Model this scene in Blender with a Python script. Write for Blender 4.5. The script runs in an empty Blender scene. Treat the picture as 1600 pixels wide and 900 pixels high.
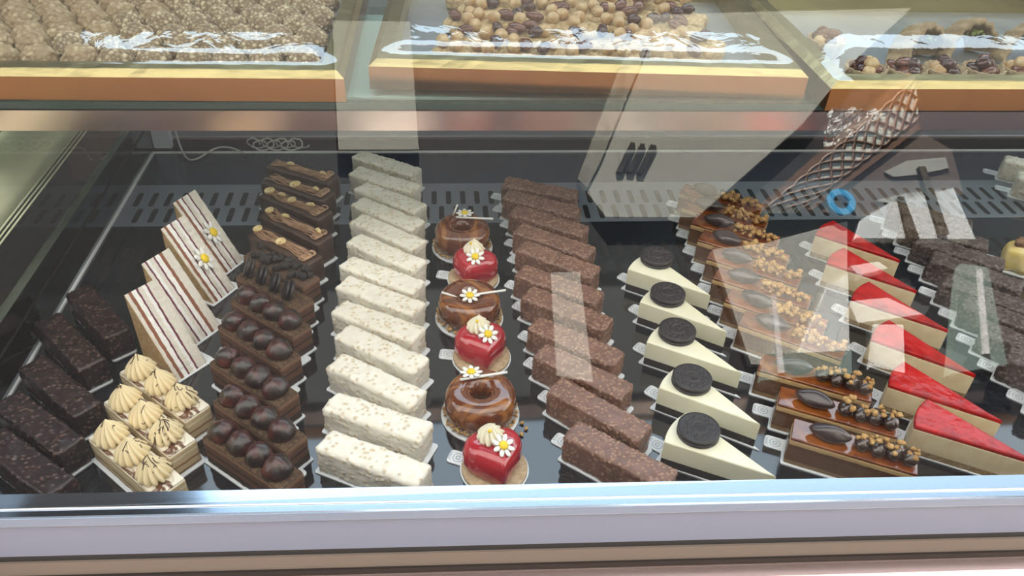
import bpy, bmesh, math, random
from math import sin, cos, pi, radians, sqrt, atan2, tan
from mathutils import Vector, Matrix, noise

scene = bpy.context.scene
C = scene.collection
random.seed(7)
ORD = ['first', 'second', 'third', 'fourth', 'fifth', 'sixth', 'seventh', 'eighth', 'ninth', 'tenth',
       'eleventh', 'twelfth', 'thirteenth', 'fourteenth', 'fifteenth', 'sixteenth']

# ------------------------------------------------------------------ materials
def mat(name, col, rough=.5, metal=0., ior=1.5, col2=None, scale=40., lo=.4, hi=.6, bump=0., bscale=None,
        sss=0., coat=0., attr=None, attrcol=None, detail=4., dist=0., stretch=None, spec=None):
    m = bpy.data.materials.new(name); m.use_nodes = True
    nt = m.node_tree; N = nt.nodes; L = nt.links
    b = N['Principled BSDF']
    b.inputs['Roughness'].default_value = rough
    b.inputs['Metallic'].default_value = metal
    b.inputs['IOR'].default_value = ior
    if spec is not None: b.inputs['Specular IOR Level'].default_value = spec
    if coat:
        b.inputs['Coat Weight'].default_value = coat
        b.inputs['Coat Roughness'].default_value = .05
    if sss:
        b.inputs['Subsurface Weight'].default_value = sss
        b.inputs['Subsurface Radius'].default_value = (.004, .003, .002)
        b.inputs['Subsurface Scale'].default_value = 1.
    b.inputs['Base Color'].default_value = (*col, 1)
    tc = N.new('ShaderNodeTexCoord')
    vec = tc.outputs['Object']
    if stretch:
        mp = N.new('ShaderNodeMapping'); mp.inputs['Scale'].default_value = stretch
        L.new(vec, mp.inputs['Vector']); vec = mp.outputs['Vector']
    cur = None
    if col2 is not None:
        t = N.new('ShaderNodeTexNoise'); t.inputs['Scale'].default_value = scale
        t.inputs['Detail'].default_value = detail; t.inputs['Distortion'].default_value = dist
        L.new(vec, t.inputs['Vector'])
        r = N.new('ShaderNodeValToRGB')
        r.color_ramp.elements[0].position = lo; r.color_ramp.elements[0].color = (*col, 1)
        r.color_ramp.elements[1].position = hi; r.color_ramp.elements[1].color = (*col2, 1)
        L.new(t.outputs['Fac'], r.inputs['Fac']); cur = r.outputs['Color']
    if attr:
        a = N.new('ShaderNodeAttribute'); a.attribute_name = attr
        mx = N.new('ShaderNodeMix'); mx.data_type = 'RGBA'
        L.new(a.outputs['Fac'], mx.inputs['Factor'])
        if cur is not None: L.new(cur, mx.inputs['A'])
        else: mx.inputs['A'].default_value = (*col, 1)
        mx.inputs['B'].default_value = (*attrcol, 1)
        cur = mx.outputs['Result']
    if cur is not None: L.new(cur, b.inputs['Base Color'])
    if bump:
        t2 = N.new('ShaderNodeTexNoise'); t2.inputs['Scale'].default_value = bscale or scale
        t2.inputs['Detail'].default_value = 5
        L.new(vec, t2.inputs['Vector'])
        bp = N.new('ShaderNodeBump'); bp.inputs['Strength'].default_value = bump; bp.inputs['Distance'].default_value = .002
        L.new(t2.outputs['Fac'], bp.inputs['Height']); L.new(bp.outputs['Normal'], b.inputs['Normal'])
    return m

def layered(name, axis, stops, rough=.75, wob=.0012, bump=.5, scale=260., sss=0.):
    """stops: (coordinate, colour) along one object axis: layers of a cake as they lie in it"""
    m = bpy.data.materials.new(name); m.use_nodes = True
    nt = m.node_tree; N = nt.nodes; L = nt.links; b = N['Principled BSDF']
    b.inputs['Roughness'].default_value = rough
    if sss:
        b.inputs['Subsurface Weight'].default_value = sss
        b.inputs['Subsurface Radius'].default_value = (.004, .003, .002)
        b.inputs['Subsurface Scale'].default_value = 1.
    tc = N.new('ShaderNodeTexCoord'); sp = N.new('ShaderNodeSeparateXYZ'); L.new(tc.outputs['Object'], sp.inputs[0])
    nz = N.new('ShaderNodeTexNoise'); nz.inputs['Scale'].default_value = scale * .6; nz.inputs['Detail'].default_value = 3
    L.new(tc.outputs['Object'], nz.inputs['Vector'])
    ma = N.new('ShaderNodeMath'); ma.operation = 'MULTIPLY_ADD'; ma.inputs[1].default_value = wob * 2
    L.new(nz.outputs['Fac'], ma.inputs[0]); L.new(sp.outputs[axis], ma.inputs[2])
    lo = stops[0][0]; hi = stops[-1][0] + .001
    mr = N.new('ShaderNodeMapRange'); mr.inputs['From Min'].default_value = lo + wob; mr.inputs['From Max'].default_value = hi + wob
    L.new(ma.outputs[0], mr.inputs['Value'])
    r = N.new('ShaderNodeValToRGB'); r.color_ramp.interpolation = 'CONSTANT'
    e = r.color_ramp.elements
    e[0].position = 0; e[0].color = (*stops[0][1], 1)
    e[1].position = (stops[1][0] - lo) / (hi - lo); e[1].color = (*stops[1][1], 1)
    for p, c in stops[2:]:
        k = e.new(min(1, (p - lo) / (hi - lo))); k.color = (*c, 1)
    L.new(mr.outputs[0], r.inputs['Fac'])
    n2 = N.new('ShaderNodeTexNoise'); n2.inputs['Scale'].default_value = scale * 2; n2.inputs['Detail'].default_value = 4
    L.new(tc.outputs['Object'], n2.inputs['Vector'])
    mx = N.new('ShaderNodeMix'); mx.data_type = 'RGBA'; mx.blend_type = 'MULTIPLY'; mx.inputs['Factor'].default_value = .3
    L.new(r.outputs['Color'], mx.inputs['A']); L.new(n2.outputs['Color'], mx.inputs['B'])
    hs = N.new('ShaderNodeHueSaturation'); hs.inputs['Value'].default_value = 1.15
    L.new(mx.outputs['Result'], hs.inputs['Color']); L.new(hs.outputs['Color'], b.inputs['Base Color'])
    bp = N.new('ShaderNodeBump'); bp.inputs['Strength'].default_value = bump; bp.inputs['Distance'].default_value = .0015
    L.new(n2.outputs['Fac'], bp.inputs['Height']); L.new(bp.outputs['Normal'], b.inputs['Normal'])
    return m

def glassy(name, ior, tint=(1, 1, 1), rough=0., bump=0., bscale=30., extra=0.):
    """thin clear sheet: what passes goes straight through, the rest mirrors; one reflection per crossing"""
    m = bpy.data.materials.new(name); m.use_nodes = True
    nt = m.node_tree; N = nt.nodes; L = nt.links
    N.remove(N['Principled BSDF']); out = N['Material Output']
    tr = N.new('ShaderNodeBsdfTransparent'); tr.inputs['Color'].default_value = (*tint, 1)
    gl = N.new('ShaderNodeBsdfGlossy'); gl.inputs['Roughness'].default_value = rough
    fr = N.new('ShaderNodeFresnel'); fr.inputs['IOR'].default_value = ior
    ge = N.new('ShaderNodeNewGeometry')
    inv = N.new('ShaderNodeMath'); inv.operation = 'SUBTRACT'; inv.inputs[0].default_value = 1
    L.new(ge.outputs['Backfacing'], inv.inputs[1])
    mu = N.new('ShaderNodeMath'); mu.operation = 'MULTIPLY'
    L.new(fr.outputs[0], mu.inputs[0]); L.new(inv.outputs[0], mu.inputs[1])
    mx = N.new('ShaderNodeMixShader')
    L.new(mu.outputs[0], mx.inputs['Fac']); L.new(tr.outputs[0], mx.inputs[1]); L.new(gl.outputs[0], mx.inputs[2])
    L.new(mx.outputs[0], out.inputs['Surface'])
    if bump:
        tc = N.new('ShaderNodeTexCoord'); t = N.new('ShaderNodeTexNoise')
        t.inputs['Scale'].default_value = bscale; t.inputs['Detail'].default_value = 3; t.inputs['Distortion'].default_value = 1.5
        L.new(tc.outputs['Object'], t.inputs['Vector'])
        bp = N.new('ShaderNodeBump'); bp.inputs['Strength'].default_value = bump; bp.inputs['Distance'].default_value = .003
        L.new(t.outputs['Fac'], bp.inputs['Height'])
        L.new(bp.outputs['Normal'], gl.inputs['Normal']); L.new(bp.outputs['Normal'], fr.inputs['Normal'])
    return m

M = {}
M['white_choc'] = mat('white_chocolate_coat', (.82, .79, .71), .36, col2=(.78, .73, .62), scale=120, attr='nut', attrcol=(.62, .50, .34), bump=.15, bscale=300)
M['milk_choc'] = mat('milk_chocolate_coat', (.215, .110, .080), .3, col2=(.16, .080, .058), scale=90, attr='nut', attrcol=(.38, .23, .155), bump=.2, bscale=300)
M['dark_choc'] = mat('dark_chocolate_coat', (.024, .0115, .0115), .30, col2=(.016, .008, .008), scale=90, attr='nut', attrcol=(.15, .085, .07), bump=.2, bscale=300)
M['cocoa_coat'] = mat('cocoa_brownie_coat', (.085, .062, .058), .5, col2=(.05, .034, .032), scale=160, attr='nut', attrcol=(.16, .12, .11), bump=.4, bscale=260)
M['card'] = mat('white_card', (.82, .86, .90), .45)
M['ink'] = mat('grey_ink', (.26, .31, .38), .6)
M['card_disc'] = mat('biscuit_disc', (.56, .43, .28), .75, col2=(.46, .33, .2), scale=200, bump=.4, bscale=400)
M['cream'] = mat('piped_cream', (.86, .72, .46), .42, sss=.15)
M['cream_pale'] = mat('pale_piped_cream', (.86, .80, .62), .42, sss=.15)
M['white_sugar'] = mat('white_sugar_paste', (.87, .87, .85), .5)
M['yellow'] = mat('yellow_sugar', (.88, .62, .02), .45)
M['oreo'] = mat('black_cookie', (.030, .026, .029), .38, col2=(.02, .017, .019), scale=300, bump=.3, bscale=900)
M['cheese'] = mat('cheesecake_cream', (.83, .80, .60), .5, col2=(.86, .84, .67), scale=50, sss=.1, bump=.1, bscale=150)
M['choc_base'] = mat('black_crumb_base', (.03, .026, .024), .85, bump=.8, bscale=500)
M['straw_cream'] = mat('strawberry_cake_cream', (.80, .68, .46), .5, col2=(.74, .60, .38), scale=60, sss=.1, bump=.15, bscale=250)
M['straw_glaze'] = mat('strawberry_glaze', (.50, .011, .010), .03, ior=1.38, col2=(.30, .004, .006), scale=40, bump=.8, bscale=60)
M['crumb_base'] = mat('crumb_base', (.42, .30, .17), .85, col2=(.30, .19, .09), scale=260, bump=.9, bscale=420)
M['caramel'] = mat('caramel_glaze', (.30, .085, .012), .05, col2=(.16, .035, .008), scale=40, coat=1., dist=.6)
M['donut_glaze'] = mat('caramel_donut_glaze', (.13, .030, .006), .05, col2=(.32, .115, .022), scale=26, lo=.5, hi=.66, coat=1., dist=1.2, stretch=(3.2, .7, .7))
M['heart_glaze'] = mat('raspberry_glaze', (.50, .020, .035), .07, col2=(.36, .010, .022), scale=30, coat=1.)
M['choc_gloss'] = mat('glossy_chocolate', (.045, .024, .018), .16, coat=.8, bump=.1, bscale=90)
M['choc_quenelle'] = mat('chocolate_quenelle', (.060, .040, .040), .2, coat=.5, col2=(.04, .026, .026), scale=60)
M['choc_body'] = mat('chocolate_ganache', (.075, .036, .024), .3, col2=(.055, .026, .018), scale=80, bump=.1, bscale=150)
M['dome'] = mat('dark_truffle_dome', (.018, .010, .010), .30, col2=(.12, .020, .014), scale=48, lo=.45, hi=.68, coat=.3, bump=.5, bscale=120)
M['cocoa_top'] = mat('cocoa_dusting', (.13, .075, .04), .9, col2=(.06, .032, .018), scale=240, bump=.6, bscale=500)
M['strand'] = mat('caramel_cream_strands', (.46, .28, .17), .42, col2=(.34, .19, .11), scale=90)
M['peanut'] = mat('peanut', (.86, .70, .38), .5, col2=(.78, .56, .26), scale=120)
M['crumble'] = mat('toasted_nut_crumble', (.60, .38, .15), .6, col2=(.42, .22, .07), scale=160, bump=.5, bscale=400)
M['truffle'] = mat('nut_coated_truffle', (.24, .155, .085), .7, col2=(.20, .125, .065), scale=120, attr='nut', attrcol=(.86, .73, .50), bump=.35, bscale=500)
M['flake'] = mat('almond_flake_truffle', (.36, .25, .14), .7, col2=(.42, .30, .17), scale=120, attr='nut', attrcol=(.80, .67, .44), bump=.35, bscale=400)
M['biscuit'] = mat('crumb_biscuit', (.74, .58, .33), .8, col2=(.56, .39, .19), scale=180, bump=.9, bscale=420)
M['shellcake'] = mat('shell_biscuit', (.55, .43, .27), .75, col2=(.46, .34, .2), scale=200, bump=.6, bscale=500)
M['hazel'] = mat('blanched_hazelnut', (.74, .56, .32), .35, col2=(.56, .34, .15), scale=70, coat=.4)
M['almond'] = mat('brown_almond', (.20, .065, .028), .25, col2=(.13, .04, .02), scale=160, coat=.6)
M['darknut'] = mat('dark_glazed_nut', (.07, .022, .018), .2, coat=.7)
M['pist'] = mat('green_pistachio_crumb', (.34, .42, .12), .7)
M['gold'] = mat('gold_foil', (.46, .38, .18), .32, .9, bump=.7, bscale=30, stretch=(.4, 1.4, 1.4))
M['gold_face'] = mat('gold_foil_brown_reflection', (.36, .175, .07), .3, 1., bump=.8, bscale=9)  # same gold foil as the rim, mirrored brown surroundings put into its colour
M['silver'] = mat('silver_card', (.55, .60, .64), .3, .6)
M['film'] = glassy('clear_plastic_film', 2.7, (.96, .98, .97), .015, .35, 16)
M['wrap'] = glassy('clear_acetate', 1.45, (.98, .98, .98), .03, .5, 40)
M['glass'] = glassy('counter_glass', 1.75, (.98, .985, .98))
M['shelf_glass'] = glassy('green_shelf_glass', 1.6, (.84, .93, .88))
M['edge'] = mat('green_glass_edge', (.02, .055, .045), .15)
M['deck'] = mat('black_polished_deck', (.008, .010, .015), .06, ior=1.75, col2=(.011, .013, .018), scale=6, bump=.02, bscale=9)
M['slotplate'] = mat('grey_polished_plate', (.19, .215, .26), .28, .1, ior=1.7, bump=.02, bscale=9)
M['black'] = mat('black_void', (.006, .006, .008), .7)
M['steel'] = mat('brushed_steel', (.50, .60, .74), .13, 1., bump=.02, bscale=60, stretch=(.05, 1, 1))
M['dsteel'] = mat('dark_polished_steel', (.20, .225, .25), .14, 1.)
M['bsteel'] = mat('blue_dark_steel', (.075, .09, .13), .2, .6)
M['lip'] = mat('blue_grey_lip', (.36, .45, .62), .35)
M['bead'] = mat('polished_bead', (.9, .93, .97), .35, 1.)
M['edge_steel'] = mat('bright_steel_edge', (.86, .88, .9), .45, 0.)
M['frost'] = mat('lilac_frosted_panel', (.36, .42, .58), .4)
M['rose'] = mat('rose_gold_trim', (.90, .68, .62), .22, 1., bump=.05, bscale=12, stretch=(.15, 1, 1))
M['greyledge'] = mat('grey_ledge', (.30, .33, .38), .35, .1)
M['dgrey'] = mat('dark_grey_strip', (.05, .052, .055), .6)
M['beigestrip'] = mat('beige_strip', (.30, .24, .20), .5)
M['rubber'] = mat('dark_seal', (.02, .014, .012), .6)
M['whiteplastic'] = mat('white_plastic', (.68, .72, .82), .4)
M['cable'] = mat('white_cable', (.62, .62, .60), .5)
M['tile'] = mat('pinkish_paving', (.075, .057, .050), .6, col2=(.03, .024, .021), scale=1.6)
M['interior'] = mat('dark_wall_and_blockers', (.035, .03, .028), .6, col2=(.05, .04, .035), scale=2)
M['facade'] = mat('dark_brown_facade', (.006, .0048, .0042), .7, col2=(.011, .007, .006), scale=1.2)
M['beige'] = mat('beige_plaster', (.42, .40, .33), .8)
M['woodb'] = mat('brown_wood_frame', (.20, .10, .055), .6, col2=(.15, .07, .035), scale=12, stretch=(.1, 1, 1))
M['palelat'] = mat('pale_backing', (.70, .70, .60), .7)
M['brownsof'] = mat('brown_soffit', (.15, .105, .085), .7)
M['whitewall'] = mat('white_render', (.85, .86, .84), .8)
M['greywall'] = mat('grey_render', (.46, .45, .40), .8)
M['greenglaze'] = mat('greenish_render', (.22, .30, .26), .6)
M['blue'] = mat('blue_ring_paint', (.05, .45, .85), .5)
M['pillar'] = mat('pale_green_plaster', (.78, .80, .56), .8, col2=(.70, .72, .5), scale=8)
M['trunkm'] = mat('palm_trunk', (.10, .07, .03), .9, col2=(.06, .04, .02), scale=20)
M['yellowcake'] = mat('yellow_mousse', (.80, .62, .20), .4, col2=(.84, .70, .34), scale=60, sss=.1)
M['toast'] = mat('toasted_topping', (.32, .17, .08), .35, col2=(.08, .045, .03), scale=90)

# ------------------------------------------------------------------ mesh tools
def new_mesh(name, verts, faces, mats, idx=None, smooth=True, attr=None):
    me = bpy.data.meshes.new(name)
    me.from_pydata([tuple(v) for v in verts], [], faces)
    for m in (mats if isinstance(mats, (list, tuple)) else [mats]): me.materials.append(m)
    if idx: me.polygons.foreach_set('material_index', idx)
    me.polygons.foreach_set('use_smooth', [smooth] * len(me.polygons))
    if attr is not None:
        a = me.attributes.new('nut', 'FLOAT', 'POINT'); a.data.foreach_set('value', attr)
    me.update()
    return me

class MB:
    def __init__(s): s.v = []; s.f = []; s.i = []
    def add(s, v, f, i=0, xf=None):
        n = len(s.v)
        s.v += [tuple(xf @ Vector(p)) for p in v] if xf else [tuple(p) for p in v]
        s.f += [tuple(a + n for a in q) for q in f]; s.i += [i] * len(f)
        return s
    def box(s, x0, x1, y0, y1, z0, z1, i=0, xf=None):
        v = [(x, y, z) for z in (z0, z1) for y in (y0, y1) for x in (x0, x1)]
        f = [(0, 2, 3, 1), (4, 5, 7, 6), (0, 1, 5, 4), (2, 6, 7, 3), (0, 4, 6, 2), (1, 3, 7, 5)]
        return s.add(v, f, i, xf)
    def ext_x(s, prof, x0, x1, i=0):
        """profile of (y,z), counter-clockwise seen from +x, swept along x"""
        n = len(prof); v = [(x0, y, z) for y, z in prof] + [(x1, y, z) for y, z in prof]
        f = [(a, (a + 1) % n, n + (a + 1) % n, n + a) for a in range(n)] + [tuple(range(n))[::-1], tuple(range(n, 2 * n))]
        return s.add(v, f, i)
    def prism(s, poly, z0, z1, i=0, xf=None, bev=0., seg=3):
        rings = []
        def off(d):
            out = []; n = len(poly)
            for k in range(n):
                a, b, c = Vector(poly[k - 1]), Vector(poly[k]), Vector(poly[(k + 1) % n])
                e1 = (b - a).normalized(); e2 = (c - b).normalized()
                n1 = Vector((-e1.y, e1.x)); n2 = Vector((-e2.y, e2.x))
                out.append(b + (n1 + n2) * d / max(.35, 1 + n1.dot(n2)))
            return out
        if bev:
            prof = [(bev, z0)] + [(0, z0 + bev * .6)] + [(0, z1 - bev)] + [(bev * (1 - cos(t * pi / 2 / seg)), z1 - bev + bev * sin(t * pi / 2 / seg)) for t in range(1, seg + 1)]
        else: prof = [(0, z0), (0, z1)]
        v = []
        for d, z in prof: v += [(p.x, p.y, z) for p in off(d)]
        n = len(poly); f = []
        for r in range(len(prof) - 1):
            for k in range(n): f.append((r * n + k, r * n + (k + 1) % n, (r + 1) * n + (k + 1) % n, (r + 1) * n + k))
        f.append(tuple(range(n))[::-1]); f.append(tuple(range((len(prof) - 1) * n, len(prof) * n)))
        return s.add(v, f, i, xf)
    def lathe(s, prof, n=32, i=0, xf=None, mod=None):
        v = []; f = []
        for j, (r, z) in enumerate(prof):
            for k in range(n):
                th = 2 * pi * k / n; q = r * (mod(th, j / (len(prof) - 1)) if mod else 1)
                v.append((q * cos(th), q * sin(th), z))
        for j in range(len(prof) - 1):
            for k in range(n):
                a, b = j * n + k, j * n + (k + 1) % n
                f.append((a, b, b + n, a + n))
        f.append(tuple(range(n))[::-1]); f.append(tuple(range((len(prof) - 1) * n, len(prof) * n)))
        return s.add(v, f, i, xf)
    def tube(s, pts, r, n=8, i=0, xf=None):
        pts = [Vector(p) for p in pts]; v = []; f = []; m = len(pts)
        up = Vector((0, 0, 1))
        for j, p in enumerate(pts):
            d = (pts[min(j + 1, m - 1)] - pts[max(j - 1, 0)]).normalized()
            a = d.cross(up)
            if a.length < 1e-3: a = d.cross(Vector((1, 0, 0)))
            a.normalize(); b = a.cross(d)
            rr = r[j] if isinstance(r, (list, tuple)) else r
            v += [p + a * rr * cos(2 * pi * k / n) + b * rr * sin(2 * pi * k / n) for k in range(n)]
        for j in range(m - 1):
            for k in range(n):
                q, w = j * n + k, j * n + (k + 1) % n
                f.append((q, q + n, w + n, w))
        f.append(tuple(range(n))); f.append(tuple(range((m - 1) * n, m * n))[::-1])
        return s.add(v, f, i, xf)
    def ball(s, c, rad, n=12, i=0, rot=None, jit=0., seed=0):
        """ellipsoid; rad may be a triple"""
        rx, ry, rz = rad if isinstance(rad, (tuple, list)) else (rad,) * 3
        v = []; f = []; h = max(4, n // 2)
        for a in range(h + 1):
            ph = pi * a / h
            for k in range(n):
                th = 2 * pi * k / n; d = Vector((sin(ph) * cos(th), sin(ph) * sin(th), cos(ph)))
                q = 1 + (jit * noise.noise(d * 1.8 + Vector((seed * 3.1, seed, 0))) if jit else 0)
                p = Vector((d.x * rx, d.y * ry, d.z * rz)) * q
                if rot: p = rot @ p
                v.append(p + Vector(c))
        for a in range(h):
            for k in range(n):
                q, w = a * n + k, a * n + (k + 1) % n
                f.append((q, q + n, w + n, w))
        return s.add(v, f, i)
    def mesh(s, name, mats, smooth=True, fix=True):
        me = new_mesh(name, s.v, s.f, mats, s.i, smooth)
        if fix:
            bm = bmesh.new(); bm.from_mesh(me); bmesh.ops.recalc_face_normals(bm, faces=bm.faces[:]); bm.to_mesh(me); bm.free()
        return me

def voro(p, sc):
    d, _ = noise.voronoi(Vector(p) * sc)
    return d[0] / sc

def rbox(name, L, W, H, r, step, m, disp=None, nut=None):
    """rounded block, base centre at the origin; disp(p, n) -> (offset, nut amount)"""
    nx, ny, nz = max(4, round(L / step)), max(4, round(W / step)), max(4, round(H / step))
    verts = {}; V = []; F = []; A = []
    def vid(i, j, k):
        key = (i, j, k)
        if key in verts: return verts[key]
        p = Vector((-L / 2 + L * i / nx, -W / 2 + W * j / ny, H * k / nz))
        lo = Vector((-L / 2 + r, -W / 2 + r, r)); hi = Vector((L / 2 - r, W / 2 - r, H - r))
        q = Vector((min(max(p.x, lo.x), hi.x), min(max(p.y, lo.y), hi.y), min(max(p.z, lo.z), hi.z)))
        d = p - q; n = d.normalized() if d.length > 1e-9 else Vector((0, 0, 1))
        p = q + n * r; a = 0.
        if disp:
            o, a = disp(p, n); p = p + n * o
            if p.z < 0: p.z = 0
        verts[key] = len(V); V.append(p); A.append(a)
        return verts[key]
    def quad(a, b, c, d): F.append((vid(*a), vid(*b), vid(*c), vid(*d)))
    for i in range(nx):
        for j in range(ny):
            quad((i, j, 0), (i, j + 1, 0), (i + 1, j + 1, 0), (i + 1, j, 0))
            quad((i, j, nz), (i + 1, j, nz), (i + 1, j + 1, nz), (i, j + 1, nz))
    for i in range(nx):
        for k in range(nz):
            quad((i, 0, k), (i + 1, 0, k), (i + 1, 0, k + 1), (i, 0, k + 1))
            quad((i, ny, k), (i, ny, k + 1), (i + 1, ny, k + 1), (i + 1, ny, k))
    for j in range(ny):
        for k in range(nz):
            quad((0, j, k), (0, j, k + 1), (0, j + 1, k + 1), (0, j + 1, k))
            quad((nx, j, k), (nx, j + 1, k), (nx, j + 1, k + 1), (nx, j, k + 1))
    return new_mesh(name, V, F, m, None, True, A)

def nutty(seed, nut_r, cell, amp, lump, keep=.5, flat=1.):
    off = Vector((seed * 7.3, seed * 3.7, seed * 1.9))
    def d(p, n):
        q = p + off
        ds, pts = noise.voronoi(q / cell)
        dist = ds[0] * cell
        on = (sin(pts[0].x * 127.1 + pts[0].y * 311.7 + pts[0].z * 74.7) * 43758.5453) % 1.      # only some cells carry a nut piece
        t = max(0., 1 - (dist / nut_r) ** 2) if on < keep else 0.
        l = noise.noise(q * 55) * lump + noise.noise(q * 160) * lump * .35
        return sqrt(t) * amp * flat + l, min(1., t * 1.6)
    return d

# ------------------------------------------------------------------ scene tools
def link(name, data, parent=None, loc=(0, 0, 0), rz=0., rot=None):
    o = bpy.data.objects.new(name, data); C.objects.link(o)
    o.location = loc
    o.rotation_euler = rot if rot else (0, 0, rz)
    if parent: o.parent = parent
    return o

def tag(o, label=None, cat=None, group=None, kind=None):
    if label: o['label'] = label
    if cat: o['category'] = cat
    if group: o['group'] = group
    if kind: o['kind'] = kind
    return o

def thing(name, loc, rz, label, cat, group=None):
    return tag(link(name, None, None, loc, rz), label, cat, group)

def struct(name, mb, m):
    return tag(link(name, mb.mesh(name, m, False)), kind='structure')

def spawn(kit, name, loc, rz, label, cat, group=None):
    """kit: list of (part name, mesh, location, rotation, [sub-parts], label)"""
    t = thing(name, loc, rz, label, cat, group)
    for part in kit:
        nm, me, lo, ro = part[:4]
        p = link(nm, me, t, lo, 0, ro)
        if len(part) > 5 and part[5]: p['label'] = part[5]
        for sp in (part[4] if len(part) > 4 and part[4] else []):
            link(sp[0], sp[1], p, sp[2], 0, sp[3])
    return t

R0 = (0, 0, 0)

# ------------------------------------------------------------------ camera (stands in front of the counter, looking down into it)
cam = bpy.data.cameras.new('camera'); co = bpy.data.objects.new('camera', cam); C.objects.link(co)
cam.sensor_fit = 'HORIZONTAL'; cam.sensor_width = 36; cam.lens = 36 * 1250 / 1600
cam.clip_start = .02; cam.clip_end = 100
rt = (0.99603679, -0.08012829, 0.03860279); up = (0.01757712, 0.60279561, 0.79770201); fw = (0.08718809, 0.79386202, -0.60181502)
co.matrix_world = Matrix(((rt[0], up[0], -fw[0], 0), (rt[1], up[1], -fw[1], 0), (rt[2], up[2], -fw[2], .665), (0, 0, 0, 1)))
scene.camera = co

# ------------------------------------------------------------------ counter
case = thing('display_case', (0, 0, 0), 0, 'long refrigerated pastry display counter with steel rail and slanted glass front', 'display case')
def part(name, mb, m, parent=case, smooth=False, label=None):
    o = link(name, mb.mesh(name, m, smooth), parent)
    if label: o['label'] = label
    return o
XL, XR = -.49, 1.45
YB = 1.276
part('deck', MB().box(XL, XR, .495, 1.045, -.02, 0), M['deck'])
# slotted grey strip in the deck, the slots cut as dark wells with a raised rim
sp = MB().box(XL, XR, 1.045, 1.168, -.02, 0)
pl = part('slotted_plate', sp, M['slotplate'])
sl = MB(); k = 0
x = XL + .02
def capsule(cx, cy, w, l, n=6):
    pts = [(cx + w * cos(pi * t / n), cy + l + w * sin(pi * t / n)) for t in range(n + 1)]
    pts += [(cx - w * cos(pi * t / n), cy - l - w * sin(pi * t / n)) for t in range(n + 1)]
    return pts
while x < XR - .02:
    sl.prism(capsule(x, 1.122, .0042, .016), 0, .0004)
    sl.prism(capsule(x + .0115, 1.075, .0042, .016), 0, .0004)
    x += .023
link('slots', sl.mesh('slots', M['black'], False), pl)
sl2 = MB(); x = XL + .02
while x < XR - .02:
    sl2.prism(capsule(x, .968, .0042, .016), 0, .0004)
    sl2.prism(capsule(x + .0115, .925, .0042, .016), 0, .0004)
    x += .023
part('deck_slots', sl2, M['black'])
part('rear_edge', MB().box(XL, XR, YB, YB + .004, -.02, .0025), M['edge_steel'])
part('rear_channel', MB().ext_x([(YB + .006, -.03), (YB + .03, -.03), (YB + .03, .012), (YB + .024, .012), (YB + .024, -.024), (YB + .006, -.024)], XL, XR), M['black'])
part('rear_ledge', MB().ext_x([(YB + .042, .010), (YB + .044, .012), (YB + .044, .30), (YB + .05, .30), (YB + .05, .010)][::1], XL - .03, XR), M['greyledge'])
part('rear_plate', MB().box(XL, XR, 1.168, YB, -.02, 0), M['bsteel'])
hm_ = MB().ball((0, 0, 0), (.003, .003, .002), 8).mesh('vent_hole', M['black']); x = XL + .02
while x < XR:
    link('vent_hole', hm_, case, (x, YB + .0435, .0300)); x += .04
lt = MB().box(.385, .415, YB + .038, YB + .046, .013, .020)
# end panel and what is beyond it
part('end_panel', MB().box(XL - .012, XL, .44, YB + .03, -.02, .046), M['dsteel'])
part('end_panel_seam', MB().box(XL - .004, XL + .001, .44, YB + .03, .046, .049), M['black'])
part('end_panel_upper', MB().box(XL - .012, XL, .44, YB + .03, .049, .076), M['dsteel'])
part('end_edge', MB().box(XL, XL + .0035, .50, YB, .0005, .0035), M['edge_steel'])
part('end_glass', MB().box(XL - .010, XL - .004, .52, YB + .02, .076, .262), M['glass'])
part('corner_bracket', MB().box(XL + .001, XL + .03, YB + .012, YB + .028, .004, .06), M['whiteplastic'])
# front rail: a folded steel profile; glass stands in it
RZ = radians(-1.4)
def fpart(name, mb, m):
    o = part(name, mb, m)
    if name != 'front_glass': o.rotation_euler = (0, 0, RZ)
    return o
fpart('front_rail', MB().ext_x([(.483, .07), (.483, -.02), (.4825, -.02), (.4610, .056), (.4570, .0575), (.4570, .0690), (.458, .0700)][::-1], -.9, XR), M['steel'])
fpart('rail_bead', MB().tube([(-.9, .4658, .0700), (XR, .4658, .0700)], .0013, 12), M['bead'])
fpart('rail_lip', MB().box(-.9, XR, .4564, .4574, .0585, .0688), M['lip'])
fpart('front_panel', MB().ext_x([(.4600, .0560), (.472, .0560), (.472, .008), (.4615, .008)][::-1], -.9, XR), M['frost'])
fpart('panel_recess', MB().box(-.9, XR, .466, .48, -.006, .008), M['dgrey'])
fpart('base_strip', MB().ext_x([(.4635, -.006), (.475, -.006), (.475, -.0215), (.461, -.0215)][::-1], -.9, XR), M['beigestrip'])
fpart('base_seal', MB().box(-.9, XR, .4585, .475, -.029, -.0215), M['rubber'])
fpart('base_trim', MB().ext_x([(.46, -.029), (.475, -.029), (.475, -.40), (.37, -.40), (.37, -.10), (.40, -.055), (.445, -.031)][::-1], -.9, XR), M['rose'])
part('base_cabinet', MB().box(-.9, XR, .50, 1.33, -.85, -.08), M['facade'])
TG = radians(30)
def gl(z, o=0.): return .475 + (z - .07) * tan(TG) + o
fpart('front_glass', MB().ext_x([(gl(.07), .07), (gl(.07) + .006, .07), (gl(.80) + .006, .80), (gl(.80), .80)][::-1], -1.1, XR), M['glass'])
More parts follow.
